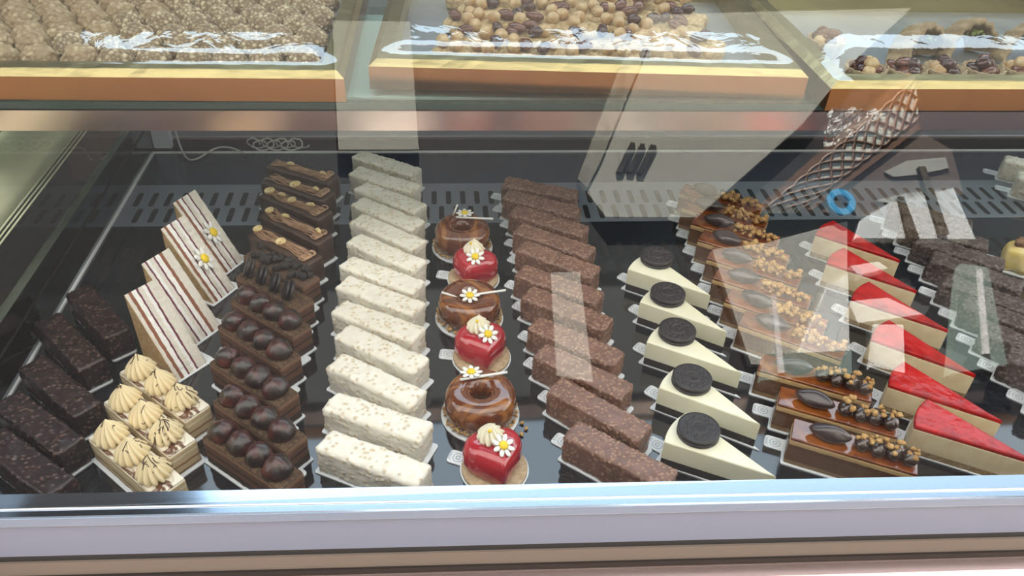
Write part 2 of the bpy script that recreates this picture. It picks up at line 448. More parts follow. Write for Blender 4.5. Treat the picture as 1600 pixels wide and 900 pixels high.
# upper shelf
ZS = .27; YS = .882
part('glass_shelf', MB().box(XL - .35, XR, YS + .004, 1.34, ZS - .008, ZS), M['shelf_glass'])
part('shelf_glass_edge', MB().box(XL - .35, XR, YS, YS + .004, ZS - .008, ZS), M['edge'])
part('shelf_trim', MB().ext_x([(YS - .002, ZS - .009), (YS + .012, ZS - .009), (YS + .012, ZS - .037), (YS + .004, ZS - .037), (YS, ZS - .035)][::-1], XL - .35, XR), M['rose'])

part('shelf_fill_panel', MB().box(XL + .03, XR - .02, .92, 1.22, ZS - .0125, ZS - .0095), M['whiteplastic'])  # added blank panel above the fill light, no real fitting
# beyond the end glass: pale rounded ledge with three fine lines beside it
pr = MB().tube([(-.575, .55, .12), (-.575, 1.6, .12)], .037, 24)
for dx_ in (0, .006, .012): pr.tube([(-.526 + dx_, .55, .12), (-.526 + dx_, 1.6, .12)], .0011, 8)
tag(link('wall_ledge', pr.mesh('wall_ledge', M['pillar'])), kind='structure')
# ------------------------------------------------------------------ cards with a printed tab
def text_mesh(s, size):
    cu = bpy.data.curves.new('t', 'FONT'); cu.body = s; cu.size = size; cu.align_x = 'CENTER'; cu.align_y = 'CENTER'
    o = bpy.data.objects.new('t', cu); C.objects.link(o)
    dg = bpy.context.evaluated_depsgraph_get()
    me = bpy.data.meshes.new_from_object(o.evaluated_get(dg))
    v = [tuple(q.co) for q in me.vertices]; f = [tuple(p.vertices) for p in me.polygons]
    bpy.data.objects.remove(o); bpy.data.curves.remove(cu); bpy.data.meshes.remove(me)
    return v, f
TV, TF = text_mesh('JENIN', .0042)
def emblem_mb():
    b = MB()
    for k in range(22):
        a = 2 * pi * k / 22
        xf = Matrix.Rotation(a, 4, 'Z') @ Matrix.Translation((.0056, 0, 0))
        b.box(-.00045, .00045, -.0005, .0005, 0, .00012, 0, xf)
    for k in range(6):
        a = pi * .2 + k * pi * .3
        xf = Matrix.Rotation(a, 4, 'Z') @ Matrix.Translation((.0022, 0, 0))
        b.box(-.0005, .0005, -.0009, .0009, 0, .00012, 0, xf)
    b.add([(p[0], p[1], .00012) for p in TV], TF, 0, Matrix.Translation((-.0094, 0, 0)) @ Matrix.Rotation(pi / 2, 4, 'Z'))
    return b
EMB = emblem_mb().mesh('emblem', M['ink'], False)

def roundpoly(pts, r, n=4):
    out = []
    m = len(pts)
    for k in range(m):
        a, b, c = Vector(pts[k - 1]), Vector(pts[k]), Vector(pts[(k + 1) % m])
        rr = r[k] if isinstance(r, (list, tuple)) else r
        if rr <= 0: out.append(b); continue
        p0 = b + (a - b).normalized() * rr; p1 = b + (c - b).normalized() * rr
        for t in range(n + 1):
            s = t / n; out.append(p0 * (1 - s) ** 2 + b * 2 * s * (1 - s) + p1 * s * s)
    return [(p.x, p.y) for p in out]
TABL, TABW = .020, .018
def rect_card(L, W, tl=TABL):
    x0, x1 = -L / 2 - .0025, L / 2 + .004; w = W / 2 + .0015
    pts = [(x0, -w), (x1, -w), (x1, w), (x0 - tl, w), (x0 - tl, w - TABW), (x0, w - TABW)]
    p = roundpoly(pts, [.003, .004, .004, .0045, .0045, .0015])
    return MB().prism(p, 0, .0014).mesh('card', M['card'], False), (x0 - tl * .42, w - TABW / 2) if tl > .012 else None
def wedge_card(Ls, half):
    t = .004; a = radians(half); xb = -Ls * cos(a) - .0065; wb = Ls * sin(a) + .002
    pts = [(t + .004, 0), (xb, wb), (xb, .006), (xb - TABL, .006), (xb - TABL, .006 - TABW), (xb, .006 - TABW), (xb, -wb)]
    p = roundpoly(pts, [.0015, .003, .0015, .005, .005, .0015, .003])
    return MB().prism(p, 0, .0014).mesh('card', M['card'], False), (xb - TABL * .42, .006 - TABW / 2)
def round_card(R):
    pts = []
    a0 = math.asin(TABW / 2 / R)
    for k in range(49):
        a = -pi + a0 + k * (2 * pi - 2 * a0) / 48
        pts.append((R * cos(a), R * sin(a)))
    xr = -R - TABL * .8
    pts += roundpoly([(-R * cos(a0) - .002, TABW / 2), (xr, TABW / 2), (xr, -TABW / 2), (-R * cos(a0) - .002, -TABW / 2)], [0, .005, .005, 0])
    return MB().prism(pts, 0, .0014).mesh('card', M['card'], False), (xr + TABL * .55, 0)
CT = .0015
def put_card(cm, loc, rz, what):
    t = tag(link('cake_card', cm[0], None, (loc[0], loc[1], .0001), rz), 'white tabbed card under ' + what, 'cake card', 'white tabbed cake cards')
    if cm[1]: link('emblem', EMB, t, (cm[1][0], cm[1][1], .0014))
    return t

# ------------------------------------------------------------------ nut-coated bars
def bars(name, col, meshes, card, text, cat, group, post, what):
    n = len(col)
    for i, (x, y, a) in enumerate(col):
        o = ORD[n - 1 - i]
        b = link(name, meshes[i % len(meshes)], None, (x, y, CT), radians(a) + (pi if (i // len(meshes)) % 2 else 0))
        tag(b, f'{text}, {o} {post}', cat, group)
        put_card(card, (x, y), radians(a), f'the {o} {what}')
WHITE = [(-0.0866, 1.1729, -32.7), (-0.0869, 1.1183, -32.4), (-0.0766, 1.0647, -35.6), (-0.0785, 1.0183, -37.3), (-0.0761, 0.9688, -38.5), (-0.0762, 0.9177, -37.0), (-0.0791, 0.8655, -31.8), (-0.0791, 0.8199, -31.6), (-0.079, 0.7691, -29.7), (-0.0729, 0.7179, -34.5), (-0.0759, 0.6646, -34.8), (-0.0714, 0.6075, -26.2), (-0.0726, 0.5508, -27.1)]
MILK = [(0.1559, 1.0865, -22.6), (0.153, 1.0411, -28.6), (0.1583, 0.9917, -32.4), (0.1602, 0.9392, -33.7), (0.1594, 0.8936, -36.1), (0.1537, 0.8357, -33.0), (0.1571, 0.7843, -36.7), (0.1588, 0.7216, -37.7), (0.1597, 0.6687, -39.6), (0.1686, 0.6078, -42.4), (0.1795, 0.5424, -39.2)]
DARK = [(-0.4201, 0.7995, -50), (-0.4344, 0.7452, -47), (-0.4191, 0.6696, -42), (-0.4216, 0.6155, -38), (-0.4138, 0.5627, -37)]
NUTBAR = [(0.7553, 0.9975, -31), (0.752, 0.9481, -36), (0.7477, 0.8999, -38), (0.7446, 0.8507, -40), (0.7335, 0.7965, -41), (0.7355, 0.7458, -42), (0.731, 0.6918, -43), (0.731, 0.6405, -44), (0.7363, 0.5847, -44)]
WHITE2 = [(1.0378, 1.1504, -32), (1.0247, 1.09, -33)]
BL, BW = .119, .032
barcard = rect_card(.12, .032); shortcard = rect_card(.12, .032, .008)
st = .0013
wm = [rbox('white_bar', BL, BW, .036, .005, st, M['white_choc'], nutty(s, .0022, .0048, .0012, .0015, .42)) for s in (1, 2, 3)]
mm = [rbox('milk_bar', BL, BW, .037, .004, st, M['milk_choc'], nutty(s, .0018, .0037, .0011, .0010, .62)) for s in (4, 5, 6)]
dm = [rbox('dark_bar', BL, BW, .035, .004, st, M['dark_choc'], nutty(s, .0016, .0038, .0010, .0010, .45)) for s in (7, 8)]
nm_ = [rbox('cocoa_bar', BL, BW, .036, .004, st, M['cocoa_coat'], nutty(s, .0022, .0042, .0013, .0018, .7)) for s in (9, 10)]
bars('white_chocolate_bar', WHITE, wm, shortcard, 'white chocolate bar flecked with nuts', 'cake', 'white chocolate bars in one column', 'from the front rail in its column of thirteen', 'white chocolate bar from the front rail')
bars('milk_chocolate_bar', MILK, mm, barcard, 'milk chocolate bar studded with chopped nuts', 'cake', 'milk chocolate bars in one column', 'from the front rail', 'milk chocolate bar from the front rail')
bars('dark_chocolate_bar', DARK, dm, rect_card(.114, .027, .008), 'near-black chocolate bar beside the steel end panel', 'cake', 'dark chocolate bars by the end panel', 'from the front rail', 'near-black bar by the end panel')
bars('brownie_bar', NUTBAR, nm_, barcard, 'rough cocoa-brown bar beyond the strawberry slices', 'cake', 'cocoa bars beyond the strawberry slices', 'from the front rail', 'cocoa-brown bar beyond the strawberry slices')
for i, (x, y, a) in enumerate(WHITE2):
    o = ('rearmost', 'nearer')[i]
    tag(link('white_chocolate_bar', wm[i], None, (x, y, CT), radians(a)), f'{o} of two white nut-flecked bars in the rear corner behind the yellow cake', 'cake', 'white bars in the rear corner')
    put_card(barcard, (x, y), radians(a), f'the {o} of two white bars in the rear corner')

# ------------------------------------------------------------------ decorations
def rosette_mb(r, h, n=13, tw=.55, amp=.24, xf=None, b=None, i=0, seg=104):
    prof = []
    for j in range(15):
        t = j / 14
        rr = r * (min(1, .86 + t * .9) if t < .16 else 1.0 * (.45 * cos((t - .16) / .84 * pi / 2) ** 1.1 + .55 * (1 - (t - .16) / .84) ** .9))
        prof.append((max(rr, r * .03), h * t))
    return (b or MB()).lathe(prof, seg, i, xf, lambda th, t: 1 + amp * (abs(cos(n * .5 * (th + tw * t))) * 1.6 - 1) * min(1., 1.35 - t))
ROS = rosette_mb(.0158, .0285).mesh('rosette', M['cream'])
ROS2 = rosette_mb(.0138, .021, 11, .9).mesh('cream_rosette', M['cream_pale'])
def petals_mb():
    b = MB()
    for k in range(8):
        a = 2 * pi * k / 8
        rot = Matrix.Rotation(a, 3, 'Z')
        b.ball(rot @ Vector((.0084, 0, .0012)), (.0050, .0028, .0012), 10, 0, rot @ Matrix.Rotation(-.12, 3, 'Y'))
    return b
PETALS = petals_mb().mesh('daisy', M['white_sugar'])
DCEN = MB().ball((0, 0, 0), (.0049, .0049, .0026), 14).mesh('daisy_centre', M['yellow'])
def daisy(loc, rot, s=1.): return ('daisy', PETALS, loc, rot, [('daisy_centre', DCEN, (0, 0, .0022), R0)])

# shavings: short curly chocolate threads
def shavings_mb(area, n, seed, zf=lambda x, y: 0., r=.00045):
    rnd = random.Random(seed); b = MB()
    for _ in range(n):
        x, y = rnd.uniform(-area[0], area[0]), rnd.uniform(-area[1], area[1]); a = rnd.uniform(0, 2 * pi); c = rnd.uniform(-2.5, 2.5)
        pts = []
        for j in range(6):
            pts.append((x, y, zf(x, y) + .0004)); x += cos(a) * .0014; y += sin(a) * .0014; a += c * .25
        b.tube(pts, r, 5)
    return b

# ------------------------------------------------------------------ vanilla cakes with three rosettes
VAN = [(-0.3067, 0.662, -41), (-0.3097, 0.614, -42), (-0.3088, 0.5631, -42)]
vl = layered('vanilla_cake_layers', 2, [(0, (.30, .17, .09)), (.004, (.62, .48, .29)), (.011, (.34, .17, .08)), (.0135, (.66, .52, .32)), (.021, (.80, .70, .50)), (.024, (.62, .48, .29)), (.0292, (.80, .72, .58))], wob=.0008)
vbody = rbox('vanilla_cake', .121, .032, .031, .0018, .003, vl, lambda p, n: (noise.noise(p * 120) * .0005, 0))
vtop = mat('marbled_icing', (.80, .74, .62), .35, col2=(.14, .06, .035), scale=70, lo=.50, hi=.60, dist=1.4, stretch=(.45, 1, 1))
VTOP = MB().prism(roundpoly([(-.0595, -.0152), (.0595, -.0152), (.0595, .0152), (-.0595, .0152)], .002), 0, .0012).mesh('icing', vtop, False)
vcard = rect_card(.121, .036, .008)
for i, (x, y, a) in enumerate(VAN):
    kit = [('cake_body', vbody, (0, 0, 0), R0), ('marbled_icing', VTOP, (0, 0, .0306), R0)]
    for j, px in enumerate((-.040, -.003, .034)):
        sh = shavings_mb((.011, .011), (3, 7, 18)[j], 10 * i + j, lambda u, v: .0302 * max(0, 1 - sqrt(u * u + v * v) / .0178) ** .80).mesh('shavings', M['choc_body'])
        kit.append(('cream_rosette', ROS, (px, 0, .0316), (0, 0, j * .7 + i), [('shavings', sh, (0, 0, 0), R0)]))
    w = ('rearmost', 'middle', 'front')[i]
    spawn(kit, 'rosette_cake', (x, y, CT), radians(a), f'{w} of three layered vanilla cakes topped with three cream rosettes', 'cake', 'vanilla cakes with cream rosettes')
    put_card(vcard, (x, y), radians(a), f'the {w} vanilla cake with cream rosettes')

# ------------------------------------------------------------------ striped layer slices lying on their side
SLICE = [(-0.2886, 0.9346, -29.9), (-0.2881, 0.8691, -31.5), (-0.2914, 0.7895, -34.2), (-0.2956, 0.7222, -40.0)]
wc, cr, bj, pu, br = (.92, .90, .88), (.76, .71, .64), (.70, .58, .44), (.15, .025, .055), (.27, .10, .05)
def slice_layers(nm, seq):
    z = -.0215; st_ = []
    for c, t in seq: st_.append((z, c)); z += t
    return layered(nm, 1, st_, wob=.0011, bump=.9, scale=230.)
sA = slice_layers('striped_sponge', [(bj, .002), (cr, .0036), (br, .0042), (wc, .0055), (pu, .0023), (cr, .0054), (wc, .0042), (pu, .0023), (cr, .0062), (wc, .0), (cr, .01)])
sB = slice_layers('striped_sponge_twin', [(bj, .0015), (cr, .004), (pu, .0023), (wc, .0044), (cr, .0055), (pu, .0023), (wc, .0062), (br, .0045), (cr, .0085), (cr, .01)])
crust = mat('sponge_crust', (.46, .28, .12), .8, col2=(.56, .38, .2), scale=150, bump=.6, bscale=400)
def slice_mesh(nm, m):
    D, H, W = .064, .096, .0205; ny, ns = 26, 26
    V = []; F = []; I = []
    prof = [(0., 0.)] + [(-D * t / 8, 0) for t in range(1, 9)] + [(-D, H * t / 12) for t in range(1, 13)] + [(-D + D * t / ns, H * (1 - t / ns)) for t in range(1, ns)]
    n = len(prof)
    for j in range(ny + 1):
        y = -W + 2 * W * j / ny
        sawn = .0008 * noise.noise(Vector((y * 260, 3., 0)))
        for (x_, z_) in prof:
            o = .0009 * noise.noise(Vector((x_, y, z_)) * 210) + sawn
            V.append((x_ + o * .8, y, max(0, z_ + o * .6)))
    for j in range(ny):
        for k in range(n):
            F.append((j * n + k, (j + 1) * n + k, (j + 1) * n + (k + 1) % n, j * n + (k + 1) % n)); I.append(0)
    F.append(tuple(range(n))); I.append(1)
    F.append(tuple(range(ny * n, (ny + 1) * n))[::-1]); I.append(0)
    me = new_mesh(nm, V, F, [m, crust], I, False)
    return me
SA, SB = slice_mesh('striped_slice', sA), slice_mesh('striped_slice', sB)
def slice_card():
    pts = [(.003, -.0235), (.003, .0235), (.010, .028), (-.002, .0300), (-.068, .0235), (-.068, -.0235)]
    return MB().prism([(.003, -.0235), (.003, .020), (.014, .0295), (-.006, .030), (-.068, .0235), (-.068, -.0235)], 0, .0014).mesh('card', M['card'], False)
SC = slice_card()
for i, (x, y, a) in enumerate(SLICE):
    o = ORD[3 - i]
    kit = [('sponge', (SA, SA, SB, SA)[i], (0, 0, 0), R0)]
    if i < 2:
        kit.append(daisy((-.030, .003 + i * .002, .0462), (0, radians(56), .4)))
    sl_ = spawn(kit, 'layer_cake_slice', (x, y, CT), radians(a), f'white and purple striped cake slice' + (' with a sugar daisy' if i < 2 else '') + f', {o} from the rosette cakes', 'cake', 'striped cake slices')
    for ch in sl_.children:
        if ch.name.startswith('daisy'): ch.scale = (1.35, 1.35, 1.2)
    tag(link('cake_card', SC, None, (x, y, .0001), radians(a)), f'white card under the {o} striped cake slice from the rosette cakes', 'cake card', 'white tabbed cake cards')

# ------------------------------------------------------------------ peanut cakes, cookie cakes and dome cakes
PEANUT = [(-0.2172, 1.1406, -28.3), (-0.2174, 1.0904, -30.8), (-0.2145, 1.0421, -36.3), (-0.2062, 0.9815, -40.0), (-0.2143, 0.9315, -40.8)]
DOME = [(-0.213, 0.8847, -40), (-0.2145, 0.837, -41), (-0.2115, 0.7861, -41), (-0.2168, 0.7339, -42), (-0.2117, 0.6708, -40.5), (-0.1951, 0.6081, -41.0), (-0.1936, 0.5579, -39)]
pbody = rbox('ganache_block', .119, .031, .038, .0016, .003, M['choc_body'], lambda p, n: (noise.noise(p * 60) * .0004, 0))
def strand_mb(seed):
    rnd = random.Random(seed); b = MB()
    for s in range(9):
        y0 = -.008 + .002 * s; ph = rnd.uniform(0, 6); pts = []
        for t in range(27):
            x_ = -.053 + .100 * t / 26
            y = y0 * (1 - .25 * sin(t / 26 * pi)) + .0013 * sin(t * .7 + ph) + .0016 * sin(t * .23 + seed)
            z = .0016 + .0012 * abs(sin(s * 1.7)) + .0010 * sin(t * .5 + ph)
            pts.append((x_, y, z))
        x_ = pts[-1][0]; y = pts[-1][1]
        for t in range(1, 7):
            pts.append((x_ + .005 * sin(t * .8), y + (.004 + .001 * s * .4) * (1 - cos(t * .8)) * (1 if s % 2 else -1) * .6, .002 + .0004 * t))
        b.tube(pts, .00105, 7)
    return b
def half_peanut(b=None):
    b = MB(); V = []; F = []; n = 18
    prof = [(.002, .0016), (.0040, .0028), (.0056, .0044), (.0066, .0042), (.0069, .0026), (.0060, .0008), (.0026, 0)]
    for r, z in prof[::-1]:
        for k in range(n):
            th = 2 * pi * k / n; V.append((r * 1.28 * cos(th), r * sin(th), z))
    m = len(prof)
    for j in range(m - 1):
        for k in range(n): F.append((j * n + k, j * n + (k + 1) % n, (j + 1) * n + (k + 1) % n, (j + 1) * n + k))
    F.append(tuple(range(n))[::-1]); F.append(tuple(range((m - 1) * n, m * n)))
    return b.add(V, F)
PNH = half_peanut().mesh('peanut', M['peanut'])
PNL = MB().ball((0, 0, .003), (.0082, .0036, .0036), 14, jit=.25, seed=3).mesh('peanut', M['peanut'])
pspots = [[(-.022, .003, 1), (.040, .001, 1)], [(-.002, -.001, 0), (.034, .002, 1)], [(-.050, 0, 0), (-.026, .001, 1), (-.004, -.001, 0), (.028, .004, 1)], [(-.052, 0, 0), (-.022, .003, 1), (.042, .005, 1)], [(-.053, 0, 0), (-.004, -.001, 0)]]
for i, (x, y, a) in enumerate(PEANUT):
    o = ORD[4 - i]
    kit = [('cake_body', pbody, (0, 0, 0), R0), ('caramel_strands', strand_mb(i).mesh('strands', M['strand']), (0, 0, .0378), R0)]
    for (px, py, kd) in pspots[i]:
        kit.append(('peanut', (PNH, PNL)[kd], (px, py, .0405), (.25 * (1 - kd), -.2, random.uniform(-.6, .9))))
    spawn(kit, 'peanut_cake', (x, y, CT), radians(a), f'chocolate cake with caramel strands and peanuts, {o} from the dark cookie cakes', 'cake', 'peanut chocolate cakes')
    put_card(barcard, (x, y), radians(a), f'the {o} peanut cake from the dark cookie cakes')
cocl = layered('cocoa_cake_layers', 2, [(0, (.05, .026, .018)), (.008, (.030, .015, .012)), (.0105, (.12, .052, .03)), (.019, (.028, .014, .011)), (.0215, (.11, .05, .03)), (.030, (.20, .10, .058)), (.0345, (.10, .055, .032))], wob=.001)
dbody = rbox('cocoa_cake', .116, .030, .036, .0016, .0024, cocl, lambda p, n: (noise.noise(p * 140) * .0007, 0))
ctop = MB().prism(roundpoly([(-.057, -.0145), (.057, -.0145), (.057, .0145), (-.057, .0145)], .002), 0, .0012).mesh('cocoa_dusting', M['cocoa_top'], False)
def domes_mb(seed):
    b = MB()
    prof = [(.0128, 0), (.0140, .003), (.0137, .008), (.0116, .0135), (.0074, .0172), (.003, .0190), (.0008, .0196)]
    return b.lathe(prof, 24, 0, None, lambda th, t: 1 + .26 * noise.noise(Vector((cos(th) * 1.3, sin(th) * 1.3, seed * 5 + t * 2.2))) + .05 * noise.noise(Vector((cos(th) * 4, sin(th) * 4, seed + t * 6))))
DM = [domes_mb(s).mesh('chocolate_dome', M['dome']) for s in range(3)]
def cookie_disc_mb(R, emboss=True):
    """black sandwich cookie standing on z=0: two embossed wafers"""
    b = MB(); n = 72
    def topz(r, th):
        q = r / R; z = 0.
        if q > .90: z = -.0003 - (q - .9) * .008
        if .82 < q < .9: z = .0005 if sin(th * 36) > 0 else -.0004
        if .52 < q < .80: z += .0020 * max(0, sin(th * 12 + q * 9)) * (1 if sin(q * 38) > -.3 else -.4)
        if .34 < q < .42: z += .0014
        if q < .34: z += .0014 * (1 if abs(sin(th) * q) < .13 and (int((cos(th) * q + 1) * 24) % 2) else 0)
        return z
    rs = [R * .02] + [R * t / 26 for t in range(1, 27)]
    V = [(0, 0, .0098)]; F = []
    for r in rs:
        for k in range(n):
            th = 2 * pi * k / n; V.append((r * cos(th), r * sin(th), .0098 + (topz(r, th) if emboss else 0)))
    m = len(rs)
    for k in range(n): F.append((0, 1 + k, 1 + (k + 1) % n))
    for j in range(m - 1):
        for k in range(n): F.append((1 + j * n + k, 1 + (j + 1) * n + k, 1 + (j + 1) * n + (k + 1) % n, 1 + j * n + (k + 1) % n))
    b.add(V, F)
    b.lathe([(R * .99, .0092), (R, .0085), (R * .995, .0062), (R * .93, .0060)][::-1], n)
    b.lathe([(R * .93, 0), (R, .0008), (R, .0034), (R * .93, .0038)], n)
    return b
COOK = cookie_disc_mb(.0225).mesh('cookie', M['oreo'])
CFILL = MB().lathe([(.0205, .0036), (.0205, .0062)], 40).mesh('cookie_filling', M['oreo'])
MINI = cookie_disc_mb(.0125, False).mesh('cookie', M['oreo'])
def rubble_mb(seed):
    rnd = random.Random(seed); b = MB()
    for _ in range(34):
        px, py = rnd.uniform(-.05, .05), rnd.uniform(-.011, .011)
        b.ball((px, py, rnd.uniform(.003, .010)), (rnd.uniform(.004, .008), rnd.uniform(.003, .006), rnd.uniform(.003, .005)), 9, 0, Matrix.Rotation(rnd.uniform(0, 6), 3, 'Z'), .7, rnd.random() * 40)
    return b
dcard = rect_card(.116, .032, .009)
for i, (x, y, a) in enumerate(DOME):
    kit = [('cake_body', dbody, (0, 0, 0), R0)]
    if i == 0:
        kit.append(('cookie_pieces', rubble_mb(3).mesh('cookie_pieces', M['choc_base']), (0, 0, .035), R0))
        lab, wt = 'chocolate cake heaped with black cookie pieces next to the peanut cakes', 'the cake heaped with black cookie pieces'
    elif i == 1:
        kit.append(('cocoa_dusting', ctop, (0, 0, .0355), R0))
        for k in range(4): kit.append(('cookie', MINI, (-.040 + .025 * k, .002, .047), (radians(66), 0, radians(-42))))
        lab, wt = 'chocolate cake with four small dark cookies standing on edge', 'the cake with standing dark cookies'
    else:
        o = ORD[6 - i]
        kit.append(('cocoa_dusting', ctop, (0, 0, .0355), R0))
        for k in range(4): kit.append(('chocolate_dome', DM[(i + k) % 3], (-.042 + .0265 * k, .001, .0364), (random.uniform(-.12, .12), .05, k)))
        lab, wt = f'cocoa cake with four dark chocolate domes, {o} from the front rail', f'the {o} cake with chocolate domes from the front rail'
    wr = MB()
    if i >= 0:
        nm, cat, grp = ('cookie_cake', 'cake', None) if i < 2 else ('dome_cake', 'cake', 'cocoa cakes with chocolate domes')
        spawn(kit, nm, (x, y, CT), radians(a), lab, cat, grp)
        put_card(dcard, (x, y), radians(a) + pi, wt)

# ------------------------------------------------------------------ ring cakes and hearts down the middle
DON = [(.031, .979), (.035, .814), (.041, .640)]
def donut_mesh():
    V = []; F = []; n, m = 72, 28; R, r, h = .0240, .0164, .0395
    for k in range(n):
        th = 2 * pi * k / n
        for j in range(m):
            ph = 2 * pi * j / m
            cx, cz = cos(ph), sin(ph)
            e = .78
            x_ = R + r * (abs(cx) ** e) * (1 if cx >= 0 else -1) * (1.0 if cx > 0 else .92)
            z = h * .5 + h * .5 * (abs(cz) ** e) * (1 if cz >= 0 else -1)
            V.append((x_ * cos(th), x_ * sin(th), z))
    for k in range(n):
        for j in range(m):
            F.append((k * m + j, ((k + 1) % n) * m + j, ((k + 1) % n) * m + (j + 1) % m, k * m + (j + 1) % m))
    return new_mesh('ring_cake', V, F, M['donut_glaze'])
DONM = donut_mesh()
def collar_mb(seed):
    rnd = random.Random(seed); b = MB()
    for _ in range(120):
        th = rnd.uniform(0, 2 * pi); r = rnd.uniform(.0392, .0420)
        b.ball((r * cos(th), r * sin(th), rnd.uniform(.001, .008)), (rnd.uniform(.0016, .0034), rnd.uniform(.0012, .0024), rnd.uniform(.0008, .0016)), 6, 0, Matrix.Rotation(rnd.uniform(0, 6), 3, Vector((rnd.random(), rnd.random(), rnd.random() + .1))), .4, rnd.random() * 9)
    return b
COL = [collar_mb(s).mesh('nut_collar', M['crumble']) for s in (1, 2)]
STICK = MB().tube([(-.027, 0, 0), (.027, 0, 0)], .0016, 10).mesh('sugar_stick', M['white_sugar'])
STICKS = MB().tube([(-.010, 0, 0), (.010, 0, 0)], .0014, 10).mesh('sugar_stick', M['white_sugar'])
rcd = MB().lathe([(.0445, 0), (.0445, .0014)], 64).mesh('card', M['card'], False)
dl = ['rearmost', 'middle', 'front']
for i, (x, y) in enumerate(DON):
    kit = [('caramel_ring', DONM, (0, 0, 0), (0, 0, i * .9)), ('nut_collar', COL[i % 2], (0, 0, 0), (0, 0, i))]
    if i == 2:
        kit += [daisy((-.010, .022, .0425), (-.15, .0, 0)), ('sugar_stick', STICK, (.004, .0165, .0425), (0, -.05, radians(8)))]
    elif i == 1:
        kit += [daisy((0, -.010, .0425), (.2, 0, 0)), ('sugar_stick', STICK, (.020, -.004, .042), (0, -.02, radians(10))), ('sugar_stick', STICKS, (-.026, -.004, .0405), (0, .25, radians(-14)))]
    else:
        kit += [daisy((.004, .022, .0425), (-.1, 0, 0)), ('sugar_stick', STICK, (.018, .010, .0425), (0, .03, radians(-3))), ('sugar_stick', STICKS, (-.010, .024, .047), (0, -1.2, .3))]
    spawn(kit, 'ring_cake', (x, y, CT), 0, f'{dl[i]} of three glossy caramel ring cakes with a sugar daisy', 'cake', 'caramel ring cakes')
    tag(link('cake_card', rcd, None, (x, y, .0001)), f'round white card under the {dl[i]} caramel ring cake', 'cake card', 'white tabbed cake cards')

def heart_outline(th):
    # notch towards +y, tip towards -y
    x_ = 16 * sin(th) ** 3; y_ = 13 * cos(th) - 5 * cos(2 * th) - 2 * cos(3 * th) - cos(4 * th)
    return Vector((x_ / 17., (y_ + 2.5) / 15.6))
def heart_mesh():
    n = 80; V = []; F = []; R, H = .0335, .036
    prof = [(.90, 0), (.98, .004), (1.0, .012), (.985, .020), (.93, .027), (.82, .032), (.66, .0348), (.45, .0362), (.22, .0367), (.04, .0368)]
    for s, z in prof:
        for k in range(n):
            p = heart_outline(2 * pi * k / n); q = p * s
            # soften the outline: blend towards a disc
            u = Vector((sin(2 * pi * k / n), cos(2 * pi * k / n))) * s
            q = q * .62 + u * .38
            V.append((q.x * R, q.y * R, z))
    m = len(prof)
    for j in range(m - 1):
        for k in range(n): F.append((j * n + k, (j + 1) * n + k, (j + 1) * n + (k + 1) % n, j * n + (k + 1) % n))
    F.append(tuple(range(n))); F.append(tuple(range((m - 1) * n, m * n))[::-1])
    return new_mesh('heart', V, F, M['heart_glaze'])
HM = heart_mesh()
DISC = MB().lathe([(.0342, 0), (.0350, .001), (.0350, .0032), (.0342, .004)], 64).mesh('biscuit_disc', M['card_disc'])
hc = round_card(.0365)
HEART = [(.044, .899, -20), (.047, .735, 10), (.052, .559, 14)]
for i, (x, y, a) in enumerate(HEART):
    kit = [('biscuit_base', DISC, (0, 0, 0), R0), ('glazed_heart', HM, (0, 0, .004), R0),
           ('cream_rosette', ROS2, (-.002, .008, .0400), (0, 0, i)), daisy((.005, -.009, .0435), (.55, .1, .2 * i))]
    bead = ('sugar_pearl', MB().ball((0, 0, 0), .0022, 10).mesh('sugar_pearl', M['yellow']), (-.005, .004, .055), R0)
    kit.append(bead)
    spawn(kit, 'heart_cake', (x, y, CT), radians(a), f'{dl[i]} of three red glazed heart cakes with cream rosette and daisy', 'cake', 'red heart cakes')
    put_card(hc, (x, y), radians((-14, -10, -24)[i]), f'the {dl[i]} red heart cake')

# loose nut pieces on the deck by the front ring cake
for k, (x, y) in enumerate([(.087, .623), (.091, .614), (.085, .606)]):
    tag(link('nut_piece', MB().ball((0, 0, .0022), (.003, .002, .0022), 8, jit=.6, seed=k).mesh('nut_piece', M['crumble']), None, (x, y, 0), k), f'{["furthest", "middle", "closest"][k]} loose nut crumb from the front rail, beside the front ring cake', 'crumb', 'loose nut crumbs')

# ------------------------------------------------------------------ cheesecake wedges
def wedge_poly(Ls, half, arc=5, bulge=.005, ins=0.):
    a = radians(half); pts = [(0 - ins * 3, 0)]
    xb = -Ls * cos(a); wb = Ls * sin(a)
    m = 10
    up = [(xb * t / m, wb * t / m) for t in range(1, m)]
    back = [(xb - bulge * (1 - (t / arc) ** 2), -wb * t / arc) for t in range(-arc, arc + 1)]
    dn = [(xb * t / m, -wb * t / m) for t in range(m - 1, 0, -1)]
    # counter-clockwise order: tip, upper side, back, lower side
    return pts + up + back + dn
OREO = [(0.35, 0.8051, -45.9), (0.3499, 0.7303, -47.1), (0.345, 0.6571, -44.0), (0.3405, 0.5761, -45.5), (0.3328, 0.5049, -40.1)]
wp = wedge_poly(.115, 13.5)
cbase = MB().prism(wp, 0, .0105, 0, None, .0008).mesh('crumb_base', M['choc_base'], False)
ctop2 = MB().prism(wedge_poly(.1155, 13.6), .0100, .036, 0, None, .0018).mesh('cream_layer', M['cheese'], False)
wcard = wedge_card(.115, 13.5)
CK = [(0.296, 0.885), (0.291, 0.801), (0.285, 0.727), (0.281, 0.643), (0.268, 0.566)]
